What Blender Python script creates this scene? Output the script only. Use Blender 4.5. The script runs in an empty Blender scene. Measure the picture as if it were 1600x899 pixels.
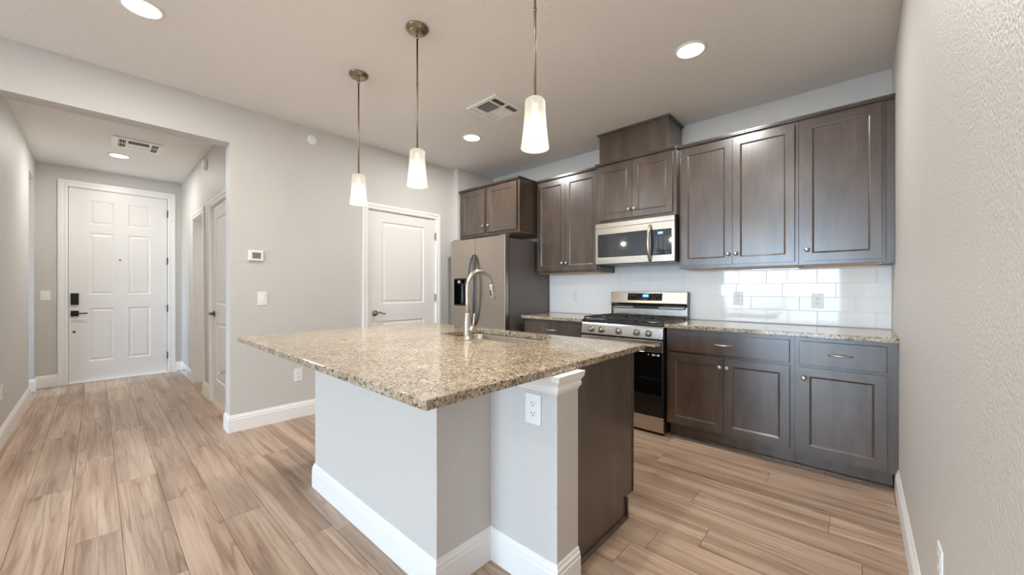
import bpy, bmesh, math, random
from mathutils import Vector, Matrix
random.seed(7)
S = bpy.context.scene
COL = S.collection

# ------------------------------------------------------------------ camera, world, exposure
cd = bpy.data.cameras.new('camera')
cam = bpy.data.objects.new('camera', cd); COL.objects.link(cam)
cam.location = (0, 0, 1.197)
cam.rotation_euler = (math.pi / 2, 0, 0.741)
cd.sensor_width = 36.0
cd.lens = 594.2 / 1600 * 36
cd.shift_y = 2.34 / 1600
cd.clip_start = 0.02
S.camera = cam
S.view_settings.view_transform = 'Standard'
S.view_settings.look = 'None'
S.view_settings.gamma = 1.0
S.view_settings.use_curve_mapping = False
S.view_settings.exposure = 0.46
S.cycles.use_denoising = True
S.cycles.max_bounces = 14
S.cycles.diffuse_bounces = 10
S.cycles.caustics_reflective = False
S.cycles.caustics_refractive = False
S.cycles.sample_clamp_indirect = 6.0

SKY = 23.0          # brightness of the overcast-blue sky seen through the windows
CAN = 11.5         # watts of each recessed ceiling light
PEND = 22.0         # watts of each pendant bulb
world = bpy.data.worlds.new('sky'); S.world = world; world.use_nodes = True
wn = world.node_tree; wn.nodes.clear()
o_ = wn.nodes.new('ShaderNodeOutputWorld'); b_ = wn.nodes.new('ShaderNodeBackground')
tc = wn.nodes.new('ShaderNodeTexCoord'); sx = wn.nodes.new('ShaderNodeSeparateXYZ'); rp = wn.nodes.new('ShaderNodeValToRGB')
mr = wn.nodes.new('ShaderNodeMapRange'); mr.inputs[1].default_value = -1; mr.inputs[2].default_value = 1
wn.links.new(tc.outputs['Generated'], sx.inputs[0]); wn.links.new(sx.outputs[2], mr.inputs[0]); wn.links.new(mr.outputs[0], rp.inputs[0])
wn.links.new(rp.outputs[0], b_.inputs[0]); wn.links.new(b_.outputs[0], o_.inputs[0])
e = rp.color_ramp.elements
e[0].position = 0.40; e[0].color = (0.22, 0.29, 0.37, 1)
e[1].position = 1.0; e[1].color = (0.38, 0.65, 1.0, 1)
m = e.new(0.485); m.color = (0.26, 0.34, 0.43, 1)
m = e.new(0.50); m.color = (0.60, 0.80, 1.0, 1)
b_.inputs[1].default_value = SKY

def portal(name, loc, rot, sx_, sy_):
    l = bpy.data.lights.new(name, 'AREA'); l.shape = 'RECTANGLE'; l.size = sx_; l.size_y = sy_
    l.cycles.is_portal = True
    o = bpy.data.objects.new(name, l); COL.objects.link(o); o.location = loc; o.rotation_euler = rot
    return o
XH_ = -4.022
WX0, WX1, WZ0, WZ1, WY = -3.72, -0.37, 0.04, 2.55, -8.0
portal('window_portal', ((WX0 + WX1) / 2, WY - 0.02, (WZ0 + WZ1) / 2), (math.radians(90), 0, 0), WX1 - WX0, WZ1 - WZ0)
portal('added_window_portal', (XH_ + 0.02, -4.05, 1.55), (math.radians(90), 0, math.radians(-90)), 1.9, 1.6)  # portals for the two added windows, out of view on the left
portal('added_window_portal', (XH_ + 0.02, -6.45, 1.55), (math.radians(90), 0, math.radians(-90)), 1.9, 1.6)
portal('side_window_portal', (-6.3, -2.62, 1.5), (math.radians(90), 0, 0), 1.4, 1.2)

# ------------------------------------------------------------------ materials
def srgb(r, g, b):
    f = lambda c: (c / 255 / 12.92) if c / 255 <= 0.04045 else ((c / 255 + 0.055) / 1.055) ** 2.4
    return (f(r), f(g), f(b), 1)
def new_mat(name):
    m = bpy.data.materials.new(name); m.use_nodes = True
    nt = m.node_tree; bs = nt.nodes['Principled BSDF']
    return m, nt, bs
def simple(name, col, rough=0.5, metal=0.0, spec=0.5, coat=0.0, bump=None, emit=None, estr=0.0, vary=0.0, aniso=0.0):
    m, nt, bs = new_mat(name)
    bs.inputs['Base Color'].default_value = col
    bs.inputs['Roughness'].default_value = rough
    bs.inputs['Metallic'].default_value = metal
    bs.inputs['Specular IOR Level'].default_value = spec
    bs.inputs['Coat Weight'].default_value = coat
    bs.inputs['Coat Roughness'].default_value = 0.05
    bs.inputs['Anisotropic'].default_value = aniso
    if emit:
        bs.inputs['Emission Color'].default_value = emit; bs.inputs['Emission Strength'].default_value = estr
    L = nt.links
    tcn = nt.nodes.new('ShaderNodeTexCoord')
    if bump:
        n = nt.nodes.new('ShaderNodeTexNoise'); n.inputs['Scale'].default_value = bump[0]; n.inputs['Detail'].default_value = 3
        b = nt.nodes.new('ShaderNodeBump'); b.inputs['Strength'].default_value = bump[1]; b.inputs['Distance'].default_value = bump[2]
        L.new(tcn.outputs['Object'], n.inputs['Vector']); L.new(n.outputs[0], b.inputs['Height']); L.new(b.outputs[0], bs.inputs['Normal'])
    if vary:
        n = nt.nodes.new('ShaderNodeTexNoise'); n.inputs['Scale'].default_value = 3.0; n.inputs['Detail'].default_value = 4
        h = nt.nodes.new('ShaderNodeHueSaturation'); h.inputs['Color'].default_value = col
        r = nt.nodes.new('ShaderNodeMapRange'); r.inputs[3].default_value = 1 - vary; r.inputs[4].default_value = 1 + vary
        L.new(tcn.outputs['Object'], n.inputs['Vector']); L.new(n.outputs[0], r.inputs[0]); L.new(r.outputs[0], h.inputs['Value']); L.new(h.outputs[0], bs.inputs['Base Color'])
    return m
def ramp(nt, stops, interp='LINEAR'):
    r = nt.nodes.new('ShaderNodeValToRGB'); r.color_ramp.interpolation = interp
    el = r.color_ramp.elements
    el[0].position, el[0].color = stops[0]; el[1].position, el[1].color = stops[-1]
    for p, c in stops[1:-1]:
        x = el.new(p); x.color = c
    return r

M = {}
M['wall'] = simple('wall_paint', srgb(209, 206, 201), 0.5, bump=(120, 0.6, 0.006), vary=0.012)
M['ceiling'] = simple('ceiling_paint', srgb(236, 234, 231), 0.65, bump=(90, 0.5, 0.006), vary=0.01)
M['trim'] = simple('white_trim_paint', srgb(243, 242, 240), 0.32, vary=0.005)
M['door'] = simple('white_door_paint', srgb(238, 236, 233), 0.35, vary=0.006)
M['plastic'] = simple('white_plastic', srgb(240, 240, 238), 0.35, vary=0.004)
M['hole'] = simple('dark_slot', srgb(60, 58, 55), 0.6, vary=0.02)
M['black'] = simple('black_metal', srgb(26, 26, 28), 0.35, metal=0.3, vary=0.02)
M['nickel'] = simple('brushed_nickel', srgb(196, 188, 176), 0.33, metal=1.0, vary=0.02)
M['bronze'] = simple('pendant_metal', srgb(150, 136, 116), 0.28, metal=1.0, vary=0.03)
M['pewter'] = simple('dark_pewter', srgb(120, 114, 108), 0.22, metal=1.0, vary=0.03)
M['maple'] = simple('unfinished_maple', srgb(205, 178, 145), 0.55, vary=0.05)
M['tile'] = simple('glossy_white_tile', srgb(250, 249, 247), 0.05, spec=0.5, vary=0.006)
M['grout'] = simple('pale_grout', srgb(236, 235, 233), 0.8, vary=0.02)
M['blackglass'] = simple('black_glass', srgb(10, 10, 12), 0.04, spec=0.5, vary=0.02)
M['micro_glass'] = simple('microwave_glass_reflect_tint', srgb(44, 49, 54), 0.05, spec=1.0, vary=0.02)  # grey-blue base stands in for the room reflected in the glass
M['blackplastic'] = simple('black_enamel', srgb(22, 22, 24), 0.3, vary=0.02)
M['castiron'] = simple('cast_iron', srgb(42, 40, 40), 0.55, bump=(400, 0.2, 0.001), vary=0.03)
M['fridge_side'] = simple('grey_painted_steel', srgb(116, 111, 110), 0.38, metal=0.2, bump=(600, 0.15, 0.0005), vary=0.02)
M['lcd'] = simple('thermostat_screen', srgb(120, 122, 108), 0.2, vary=0.02)
M['blue'] = simple('blue_display', srgb(20, 60, 90), 0.2, emit=srgb(40, 150, 210), estr=0.9, vary=0.01)
M['bluedigit'] = simple('display_digits', srgb(180, 230, 255), 0.3, emit=srgb(170, 235, 255), estr=1.3, vary=0.01)
M['legend'] = simple('key_legend', srgb(140, 150, 158), 0.5, vary=0.02)
M['lens'] = simple('lit_lens', (1, 1, 1, 1), 0.4, emit=(1.0, 0.95, 0.86, 1), estr=9.0, vary=0.01)
M['bulb'] = simple('lit_bulb', (1, 1, 1, 1), 0.4, emit=(1.0, 0.92, 0.76, 1), estr=2.2, vary=0.01)
M['duct'] = simple('duct_shade', srgb(48, 45, 42), 0.7, vary=0.03)  # dark colour stands in for the unlit depth above the vents
M['outside'] = simple('exterior_ground', srgb(120, 120, 110), 0.9, vary=0.1)

def steel(name, col, rough, horiz=True):
    m, nt, bs = new_mat(name); L = nt.links
    bs.inputs['Metallic'].default_value = 1.0
    t = nt.nodes.new('ShaderNodeTexCoord'); mp = nt.nodes.new('ShaderNodeMapping')
    mp.inputs['Scale'].default_value = (2, 2, 420) if horiz else (300, 300, 3)
    n = nt.nodes.new('ShaderNodeTexNoise'); n.inputs['Scale'].default_value = 1.0; n.inputs['Detail'].default_value = 3
    L.new(t.outputs['Object'], mp.inputs[0]); L.new(mp.outputs[0], n.inputs['Vector'])
    r = nt.nodes.new('ShaderNodeMapRange'); r.inputs[3].default_value = rough - 0.05; r.inputs[4].default_value = rough + 0.07
    L.new(n.outputs[0], r.inputs[0]); L.new(r.outputs[0], bs.inputs['Roughness'])
    bs.inputs['Base Color'].default_value = col
    b = nt.nodes.new('ShaderNodeBump'); b.inputs['Strength'].default_value = 0.04; b.inputs['Distance'].default_value = 0.0006
    L.new(n.outputs[0], b.inputs['Height']); L.new(b.outputs[0], bs.inputs['Normal'])
    return m
M['steel'] = steel('stainless_steel', srgb(200, 192, 182), 0.24)
M['steel_fridge'] = steel('fridge_stainless', srgb(178, 168, 157), 0.30, False)
M['steel_dark'] = steel('dark_stainless', srgb(110, 108, 108), 0.3)

def cabinet_mat():
    m, nt, bs = new_mat('stained_maple'); L = nt.links
    t = nt.nodes.new('ShaderNodeTexCoord')
    mp = nt.nodes.new('ShaderNodeMapping'); mp.inputs['Scale'].default_value = (7, 7, 1.6)
    n = nt.nodes.new('ShaderNodeTexNoise'); n.inputs['Scale'].default_value = 1.0; n.inputs['Detail'].default_value = 3; n.inputs['Distortion'].default_value = 0.6
    L.new(t.outputs['Object'], mp.inputs[0]); L.new(mp.outputs[0], n.inputs['Vector'])
    r = ramp(nt, [(0.25, srgb(64, 51, 42)), (0.5, srgb(79, 64, 53)), (0.75, srgb(94, 78, 65))])
    L.new(n.outputs[0], r.inputs[0])
    mp2 = nt.nodes.new('ShaderNodeMapping'); mp2.inputs['Scale'].default_value = (170, 170, 5)
    n2 = nt.nodes.new('ShaderNodeTexNoise'); n2.inputs['Scale'].default_value = 1.0; n2.inputs['Detail'].default_value = 2
    L.new(t.outputs['Object'], mp2.inputs[0]); L.new(mp2.outputs[0], n2.inputs['Vector'])
    mx = nt.nodes.new('ShaderNodeMix'); mx.data_type = 'RGBA'; mx.blend_type = 'MULTIPLY'; mx.inputs[0].default_value = 0.35
    r2 = ramp(nt, [(0.3, (0.55, 0.55, 0.55, 1)), (0.6, (1, 1, 1, 1))])
    L.new(n2.outputs[0], r2.inputs[0]); L.new(r.outputs[0], mx.inputs[6]); L.new(r2.outputs[0], mx.inputs[7])
    L.new(mx.outputs[2], bs.inputs['Base Color'])
    bs.inputs['Roughness'].default_value = 0.38
    bs.inputs['Specular IOR Level'].default_value = 0.3
    bs.inputs['Coat Weight'].default_value = 1.0; bs.inputs['Coat Roughness'].default_value = 0.25; bs.inputs['Coat IOR'].default_value = 1.58
    return m
M['cab'] = cabinet_mat()

def granite_mat():
    m, nt, bs = new_mat('speckled_granite'); L = nt.links
    t = nt.nodes.new('ShaderNodeTexCoord')
    dn = nt.nodes.new('ShaderNodeTexNoise'); dn.inputs['Scale'].default_value = 35; dn.inputs['Detail'].default_value = 3
    L.new(t.outputs['Object'], dn.inputs['Vector'])
    vm = nt.nodes.new('ShaderNodeVectorMath'); vm.operation = 'MULTIPLY_ADD'
    vm.inputs[1].default_value = (0.03, 0.03, 0.03)
    L.new(dn.outputs['Color'], vm.inputs[0]); L.new(t.outputs['Object'], vm.inputs[2])
    v = nt.nodes.new('ShaderNodeTexVoronoi'); v.inputs['Scale'].default_value = 150
    L.new(vm.outputs[0], v.inputs['Vector'])
    sp = nt.nodes.new('ShaderNodeSeparateColor'); L.new(v.outputs['Color'], sp.inputs[0])
    r = ramp(nt, [(0.0, srgb(58, 49, 43)), (0.10, srgb(98, 84, 71)), (0.20, srgb(144, 128, 108)), (0.42, srgb(174, 159, 138)),
                  (0.70, srgb(190, 178, 160)), (0.88, srgb(212, 205, 194)), (1.0, srgb(154, 151, 147))])
    L.new(sp.outputs[0], r.inputs[0])
    n = nt.nodes.new('ShaderNodeTexNoise'); n.inputs['Scale'].default_value = 9; n.inputs['Detail'].default_value = 5
    L.new(t.outputs['Object'], n.inputs['Vector'])
    r2 = ramp(nt, [(0.3, srgb(205, 190, 168)), (0.7, srgb(255, 249, 239))])
    L.new(n.outputs[0], r2.inputs[0])
    mx = nt.nodes.new('ShaderNodeMix'); mx.data_type = 'RGBA'; mx.blend_type = 'MULTIPLY'; mx.inputs[0].default_value = 0.7
    L.new(r.outputs[0], mx.inputs[6]); L.new(r2.outputs[0], mx.inputs[7])
    L.new(mx.outputs[2], bs.inputs['Base Color'])
    bs.inputs['Roughness'].default_value = 0.11
    bs.inputs['Specular IOR Level'].default_value = 1.0
    return m
M['granite'] = granite_mat()

def floor_mat():
    m, nt, bs = new_mat('vinyl_oak_planks'); L = nt.links
    uv = nt.nodes.new('ShaderNodeUVMap'); uv.uv_map = 'plank'
    at = nt.nodes.new('ShaderNodeAttribute'); at.attribute_name = 'rnd'
    sep = nt.nodes.new('ShaderNodeSeparateXYZ'); L.new(uv.outputs[0], sep.inputs[0])
    mul = nt.nodes.new('ShaderNodeMath'); mul.operation = 'MULTIPLY'; mul.inputs[1].default_value = 40
    L.new(at.outputs['Fac'], mul.inputs[0])
    cmb = nt.nodes.new('ShaderNodeCombineXYZ'); L.new(sep.outputs[0], cmb.inputs[0]); L.new(sep.outputs[1], cmb.inputs[1]); L.new(mul.outputs[0], cmb.inputs[2])
    def noise(scale, detail, dist, rough=0.5):
        mp = nt.nodes.new('ShaderNodeMapping'); mp.inputs['Scale'].default_value = scale
        n = nt.nodes.new('ShaderNodeTexNoise'); n.inputs['Scale'].default_value = 1; n.inputs['Detail'].default_value = detail
        n.inputs['Distortion'].default_value = dist; n.inputs['Roughness'].default_value = rough
        L.new(cmb.outputs[0], mp.inputs[0]); L.new(mp.outputs[0], n.inputs['Vector'])
        return n
    big = noise((0.9, 13, 1), 3, 0.35)
    base = ramp(nt, [(0.28, srgb(152, 125, 105)), (0.45, srgb(182, 155, 133)), (0.62, srgb(201, 176, 154)), (0.8, srgb(210, 188, 168))])
    L.new(big.outputs[0], base.inputs[0])
    # cathedral rings: sine of a stretched noise field
    fld = noise((0.55, 9, 1), 1, 0.1)
    m1 = nt.nodes.new('ShaderNodeMath'); m1.operation = 'MULTIPLY'; m1.inputs[1].default_value = 70
    m2 = nt.nodes.new('ShaderNodeMath'); m2.operation = 'SINE'
    L.new(fld.outputs[0], m1.inputs[0]); L.new(m1.outputs[0], m2.inputs[0])
    r2 = ramp(nt, [(0.0, (1, 1, 1, 1)), (0.76, (0.98, 0.97, 0.96, 1)), (1.0, (0.70, 0.64, 0.60, 1))])
    L.new(m2.outputs[0], r2.inputs[0])
    msk = noise((1.3, 6, 1), 2, 0.5)
    mr_ = nt.nodes.new('ShaderNodeMapRange'); mr_.inputs[1].default_value = 0.45; mr_.inputs[2].default_value = 0.62; mr_.inputs[3].default_value = 0.12; mr_.inputs[4].default_value = 0.9
    L.new(msk.outputs[0], mr_.inputs[0])
    mx = nt.nodes.new('ShaderNodeMix'); mx.data_type = 'RGBA'; mx.blend_type = 'MULTIPLY'
    L.new(mr_.outputs[0], mx.inputs[0]); L.new(base.outputs[0], mx.inputs[6]); L.new(r2.outputs[0], mx.inputs[7])
    fine = noise((1.8, 70, 1), 5, 0.5, 0.7)
    r3 = ramp(nt, [(0.34, (0.66, 0.61, 0.58, 1)), (0.54, (1, 1, 1, 1))])
    L.new(fine.outputs[0], r3.inputs[0])
    mx2 = nt.nodes.new('ShaderNodeMix'); mx2.data_type = 'RGBA'; mx2.blend_type = 'MULTIPLY'; mx2.inputs[0].default_value = 0.9
    L.new(mx.outputs[2], mx2.inputs[6]); L.new(r3.outputs[0], mx2.inputs[7])
    hs = nt.nodes.new('ShaderNodeHueSaturation')
    mr2 = nt.nodes.new('ShaderNodeMapRange'); mr2.inputs[3].default_value = 0.88; mr2.inputs[4].default_value = 1.10
    L.new(at.outputs['Fac'], mr2.inputs[0]); L.new(mr2.outputs[0], hs.inputs['Value']); L.new(mx2.outputs[2], hs.inputs['Color'])
    L.new(hs.outputs[0], bs.inputs['Base Color'])
    bs.inputs['Roughness'].default_value = 0.36
    bs.inputs['Specular IOR Level'].default_value = 0.45
    b = nt.nodes.new('ShaderNodeBump'); b.inputs['Strength'].default_value = 0.12; b.inputs['Distance'].default_value = 0.001
    L.new(fine.outputs[0], b.inputs['Height']); L.new(b.outputs[0], bs.inputs['Normal'])
    return m
M['floor'] = floor_mat()
M['gap'] = simple('plank_gap', srgb(70, 54, 44), 0.8, vary=0.05)

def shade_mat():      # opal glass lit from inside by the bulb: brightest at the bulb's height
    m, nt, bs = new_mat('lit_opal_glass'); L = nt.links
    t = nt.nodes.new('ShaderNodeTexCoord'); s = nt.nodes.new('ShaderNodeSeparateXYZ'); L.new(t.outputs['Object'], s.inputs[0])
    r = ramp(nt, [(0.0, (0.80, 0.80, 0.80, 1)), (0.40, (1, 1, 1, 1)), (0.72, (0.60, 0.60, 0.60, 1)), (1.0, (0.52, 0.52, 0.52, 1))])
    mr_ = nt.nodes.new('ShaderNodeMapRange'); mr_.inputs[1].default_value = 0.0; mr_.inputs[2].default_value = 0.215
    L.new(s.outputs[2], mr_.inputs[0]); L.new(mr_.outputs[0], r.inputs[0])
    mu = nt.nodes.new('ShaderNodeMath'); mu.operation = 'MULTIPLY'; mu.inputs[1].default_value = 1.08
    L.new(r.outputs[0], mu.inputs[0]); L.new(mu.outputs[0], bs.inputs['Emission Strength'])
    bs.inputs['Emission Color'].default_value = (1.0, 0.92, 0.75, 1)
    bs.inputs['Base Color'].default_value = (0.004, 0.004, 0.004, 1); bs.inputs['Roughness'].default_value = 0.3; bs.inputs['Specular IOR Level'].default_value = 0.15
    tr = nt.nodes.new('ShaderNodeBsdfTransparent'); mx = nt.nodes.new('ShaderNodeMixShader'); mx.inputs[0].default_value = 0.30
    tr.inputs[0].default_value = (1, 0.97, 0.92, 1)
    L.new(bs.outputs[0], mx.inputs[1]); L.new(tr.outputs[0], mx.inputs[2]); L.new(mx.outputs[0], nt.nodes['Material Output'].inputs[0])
    return m
M['shade'] = shade_mat()

def glass_mat():
    m = bpy.data.materials.new('window_glass'); m.use_nodes = True; nt = m.node_tree; nt.nodes.clear()
    o = nt.nodes.new('ShaderNodeOutputMaterial'); tr = nt.nodes.new('ShaderNodeBsdfTransparent'); gl = nt.nodes.new('ShaderNodeBsdfGlossy')
    gl.inputs['Roughness'].default_value = 0.02; fr = nt.nodes.new('ShaderNodeFresnel'); mx = nt.nodes.new('ShaderNodeMixShader')
    nt.links.new(fr.outputs[0], mx.inputs[0]); nt.links.new(tr.outputs[0], mx.inputs[1]); nt.links.new(gl.outputs[0], mx.inputs[2]); nt.links.new(mx.outputs[0], o.inputs[0])
    return m
M['glass'] = glass_mat()

# ------------------------------------------------------------------ mesh helpers
class MB:
    def __init__(s): s.bm = bmesh.new()
    def face(s, pts, want=None):
        vs = [s.bm.verts.new(p) for p in pts]
        f = s.bm.faces.new(vs)
        if want is not None:
            f.normal_update()
            if f.normal.dot(Vector(want)) < 0: f.normal_flip()
        return f
    def box(s, x0, x1, y0, y1, z0, z1):
        x0, x1 = sorted((x0, x1)); y0, y1 = sorted((y0, y1)); z0, z1 = sorted((z0, z1))
        v = [s.bm.verts.new((x, y, z)) for z in (z0, z1) for y in (y0, y1) for x in (x0, x1)]
        for q in ((0, 2, 3, 1), (4, 5, 7, 6), (0, 1, 5, 4), (1, 3, 7, 5), (3, 2, 6, 7), (2, 0, 4, 6)):
            s.bm.faces.new([v[i] for i in q])
        return s
    def prism(s, poly, a0, a1, axis):
        # poly: list of (p,q); axis 'x': (a,p,q); 'y': (p,a,q); 'z': (p,q,a)
        def P(a, p, q): return {'x': (a, p, q), 'y': (p, a, q), 'z': (p, q, a)}[axis]
        A = [s.bm.verts.new(P(a0, p, q)) for p, q in poly]; B = [s.bm.verts.new(P(a1, p, q)) for p, q in poly]
        n = len(poly); fs = [s.bm.faces.new(A), s.bm.faces.new(B[::-1])]
        for i in range(n): fs.append(s.bm.faces.new((A[i], B[i], B[(i + 1) % n], A[(i + 1) % n])))
        bmesh.ops.recalc_face_normals(s.bm, faces=fs)
        return s
    def lathe(s, prof, c, axis='z', n=24, sign=1):
        # prof: (r, h) pairs from one end to the other
        def P(r, h, t):
            a, b = r * math.cos(t), r * math.sin(t); h *= sign
            if axis == 'z': return (c[0] + a, c[1] + b, c[2] + h)
            if axis == 'y': return (c[0] + a, c[1] + h, c[2] + b)
            return (c[0] + h, c[1] + a, c[2] + b)
        rings = []; fs = []
        for r, h in prof:
            if r < 1e-6: rings.append([s.bm.verts.new(P(0, h, 0))])
            else: rings.append([s.bm.verts.new(P(r, h, 2 * math.pi * i / n)) for i in range(n)])
        for A, B in zip(rings, rings[1:]):
            if len(A) == 1 and len(B) == 1: continue
            for i in range(n):
                j = (i + 1) % n
                if len(A) == 1: fs.append(s.bm.faces.new((A[0], B[i], B[j])))
                elif len(B) == 1: fs.append(s.bm.faces.new((A[i], B[0], A[j])))
                else: fs.append(s.bm.faces.new((A[i], B[i], B[j], A[j])))
        bmesh.ops.recalc_face_normals(s.bm, faces=fs)
        for f in fs: f.smooth = True
        return s
    def tube(s, pts, r, n=12, flat=1.0):
        pts = [Vector(p) for p in pts]; rr = r if isinstance(r, (list, tuple)) else [r] * len(pts)
        up = Vector((0, 0, 1)); rings = []; fs = []; prev = None
        for i, p in enumerate(pts):
            t = (pts[min(i + 1, len(pts) - 1)] - pts[max(i - 1, 0)]).normalized()
            if prev is None:
                ref = up if abs(t.dot(up)) < 0.9 else Vector((1, 0, 0)); u = t.cross(ref).normalized()
            else:
                u = (prev - t * prev.dot(t)).normalized()
            w = t.cross(u); prev = u
            rings.append([s.bm.verts.new(p + (u * math.cos(a) + w * math.sin(a) * flat) * rr[i]) for a in [2 * math.pi * k / n for k in range(n)]])
        for A, B in zip(rings, rings[1:]):
            for i in range(n): fs.append(s.bm.faces.new((A[i], B[i], B[(i + 1) % n], A[(i + 1) % n])))
        for f in fs: f.smooth = True
        fs.append(s.bm.faces.new(rings[0])); fs.append(s.bm.faces.new(rings[-1][::-1]))
        bmesh.ops.recalc_face_normals(s.bm, faces=fs)
        return s
    def slab(s, P, A, B, d0, d1, holes, closed=True):
        """solid plate in (a,b) between depths d0,d1 with rectangular holes; P maps (a,b,d)."""
        A = sorted(set([A[0], A[1]] + [h for H in holes for h in H[:2] if A[0] < h < A[1]]))
        B = sorted(set([B[0], B[1]] + [h for H in holes for h in H[2:] if B[0] < h < B[1]]))
        def solid(i, j):
            if i < 0 or j < 0 or i >= len(A) - 1 or j >= len(B) - 1: return False
            a = (A[i] + A[i + 1]) / 2; b = (B[j] + B[j + 1]) / 2
            return not any(h[0] < a < h[1] and h[2] < b < h[3] for h in holes)
        vs = {}
        def V(a, b, d):
            k = (round(a, 5), round(b, 5), d)
            if k not in vs: vs[k] = s.bm.verts.new(P(a, b, d))
            return vs[k]
        fs = []
        for i in range(len(A) - 1):
            for j in range(len(B) - 1):
                if not solid(i, j): continue
                a0, a1, b0, b1 = A[i], A[i + 1], B[j], B[j + 1]
                for d in (d0, d1): fs.append(s.bm.faces.new([V(a0, b0, d), V(a1, b0, d), V(a1, b1, d), V(a0, b1, d)]))
                for (di, dj, p, q) in ((-1, 0, (a0, b0), (a0, b1)), (1, 0, (a1, b0), (a1, b1)), (0, -1, (a0, b0), (a1, b0)), (0, 1, (a0, b1), (a1, b1))):
                    if not solid(i + di, j + dj):
                        fs.append(s.bm.faces.new([V(*p, d0), V(*q, d0), V(*q, d1), V(*p, d1)]))
        bmesh.ops.recalc_face_normals(s.bm, faces=fs)
        return s
    def panelled(s, P, A, B, thick, panels, prof):
        """door leaf: front at depth 0, back at -thick, each panel sunk by prof = [(inset, depth)...]; P maps (a,b,d), d grows outward."""
        As = sorted(set([A[0], A[1]] + [p for q in panels for p in q[:2]])); Bs = sorted(set([B[0], B[1]] + [p for q in panels for p in q[2:]]))
        n = Vector(P(0, 0, 1)) - Vector(P(0, 0, 0))
        def inp(a, b): return any(q[0] < a < q[1] and q[2] < b < q[3] for q in panels)
        for i in range(len(As) - 1):
            for j in range(len(Bs) - 1):
                a0, a1, b0, b1 = As[i], As[i + 1], Bs[j], Bs[j + 1]
                if not inp((a0 + a1) / 2, (b0 + b1) / 2):
                    s.face([P(a0, b0, 0), P(a1, b0, 0), P(a1, b1, 0), P(a0, b1, 0)], n)
        for q in panels:
            r0 = (q[0], q[1], q[2], q[3], 0)
            for ins, dep in prof:
                r1 = (q[0] + ins, q[1] - ins, q[2] + ins, q[3] - ins, -dep)
                c0 = [(r0[0], r0[2]), (r0[1], r0[2]), (r0[1], r0[3]), (r0[0], r0[3])]; c1 = [(r1[0], r1[2]), (r1[1], r1[2]), (r1[1], r1[3]), (r1[0], r1[3])]
                for k in range(4):
                    l = (k + 1) % 4
                    s.face([P(*c0[k], r0[4]), P(*c0[l], r0[4]), P(*c1[l], r1[4]), P(*c1[k], r1[4])], n)
                r0 = r1
            s.face([P(r0[0], r0[2], r0[4]), P(r0[1], r0[2], r0[4]), P(r0[1], r0[3], r0[4]), P(r0[0], r0[3], r0[4])], n)
        a0, a1, b0, b1 = A[0], A[1], B[0], B[1]; t = -thick
        s.face([P(a0, b0, t), P(a1, b0, t), P(a1, b1, t), P(a0, b1, t)], -n)
        ea = Vector(P(1, 0, 0)) - Vector(P(0, 0, 0)); eb = Vector(P(0, 1, 0)) - Vector(P(0, 0, 0))
        s.face([P(a0, b0, 0), P(a0, b1, 0), P(a0, b1, t), P(a0, b0, t)], -ea); s.face([P(a1, b0, 0), P(a1, b1, 0), P(a1, b1, t), P(a1, b0, t)], ea)
        s.face([P(a0, b0, 0), P(a1, b0, 0), P(a1, b0, t), P(a0, b0, t)], -eb); s.face([P(a0, b1, 0), P(a1, b1, 0), P(a1, b1, t), P(a0, b1, t)], eb)
        bmesh.ops.remove_doubles(s.bm, verts=s.bm.verts, dist=1e-5)
        return s
    def build(s, name, mat, parent=None, bevel=0, segs=2, smooth=False, origin=None):
        off = Vector(world_origin(parent)) if parent else Vector(origin if origin else (0, 0, 0))
        for v in s.bm.verts: v.co -= off
        me = bpy.data.meshes.new(name)
        if smooth:
            for f in s.bm.faces: f.smooth = True
        s.bm.to_mesh(me); s.bm.free()
        me.materials.append(M[mat] if isinstance(mat, str) else mat)
        o = bpy.data.objects.new(name, me); COL.objects.link(o)
        if parent: o.parent = parent
        elif origin: o.location = origin
        if bevel:
            md = o.modifiers.new('bevel', 'BEVEL'); md.width = bevel; md.segments = segs; md.limit_method = 'ANGLE'; md.angle_limit = math.radians(40); md.harden_normals = False
        return o
def world_origin(o):
    v = Vector((0, 0, 0))
    while o: v += o.location; o = o.parent
    return v
def tag(o, label, cat, group=None):
    o['label'] = label; o['category'] = cat
    if group: o['group'] = group
    return o
def thing(name, label, cat, loc, group=None):
    o = bpy.data.objects.new(name, None); COL.objects.link(o); o.location = loc; o.empty_display_size = 0.05
    return tag(o, label, cat, group)
def struct(name, mb, mat, parent=None, bevel=0):
    o = mb.build(name, mat, parent, bevel)
    if not parent: o['kind'] = 'structure'
    return o
def copy_tree(o, parent=None, loc=None, rotz=None):
    c = o.copy(); COL.objects.link(c); c.parent = parent
    if loc: c.location = loc
    if rotz is not None: c.rotation_euler = (0, 0, rotz)
    for ch in list(o.children): copy_tree(ch, c)
    return c

# key dimensions
YC, XR, XL, XA, YJ, ZC = 3.751, 0.166, -3.867, -3.785, 3.113, 2.738
XH = -4.022                       # hall side of the left wall
XD, YHL, YHR = -7.314, -0.493, 0.841
ZH, YO = 2.415, 0.75

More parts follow.
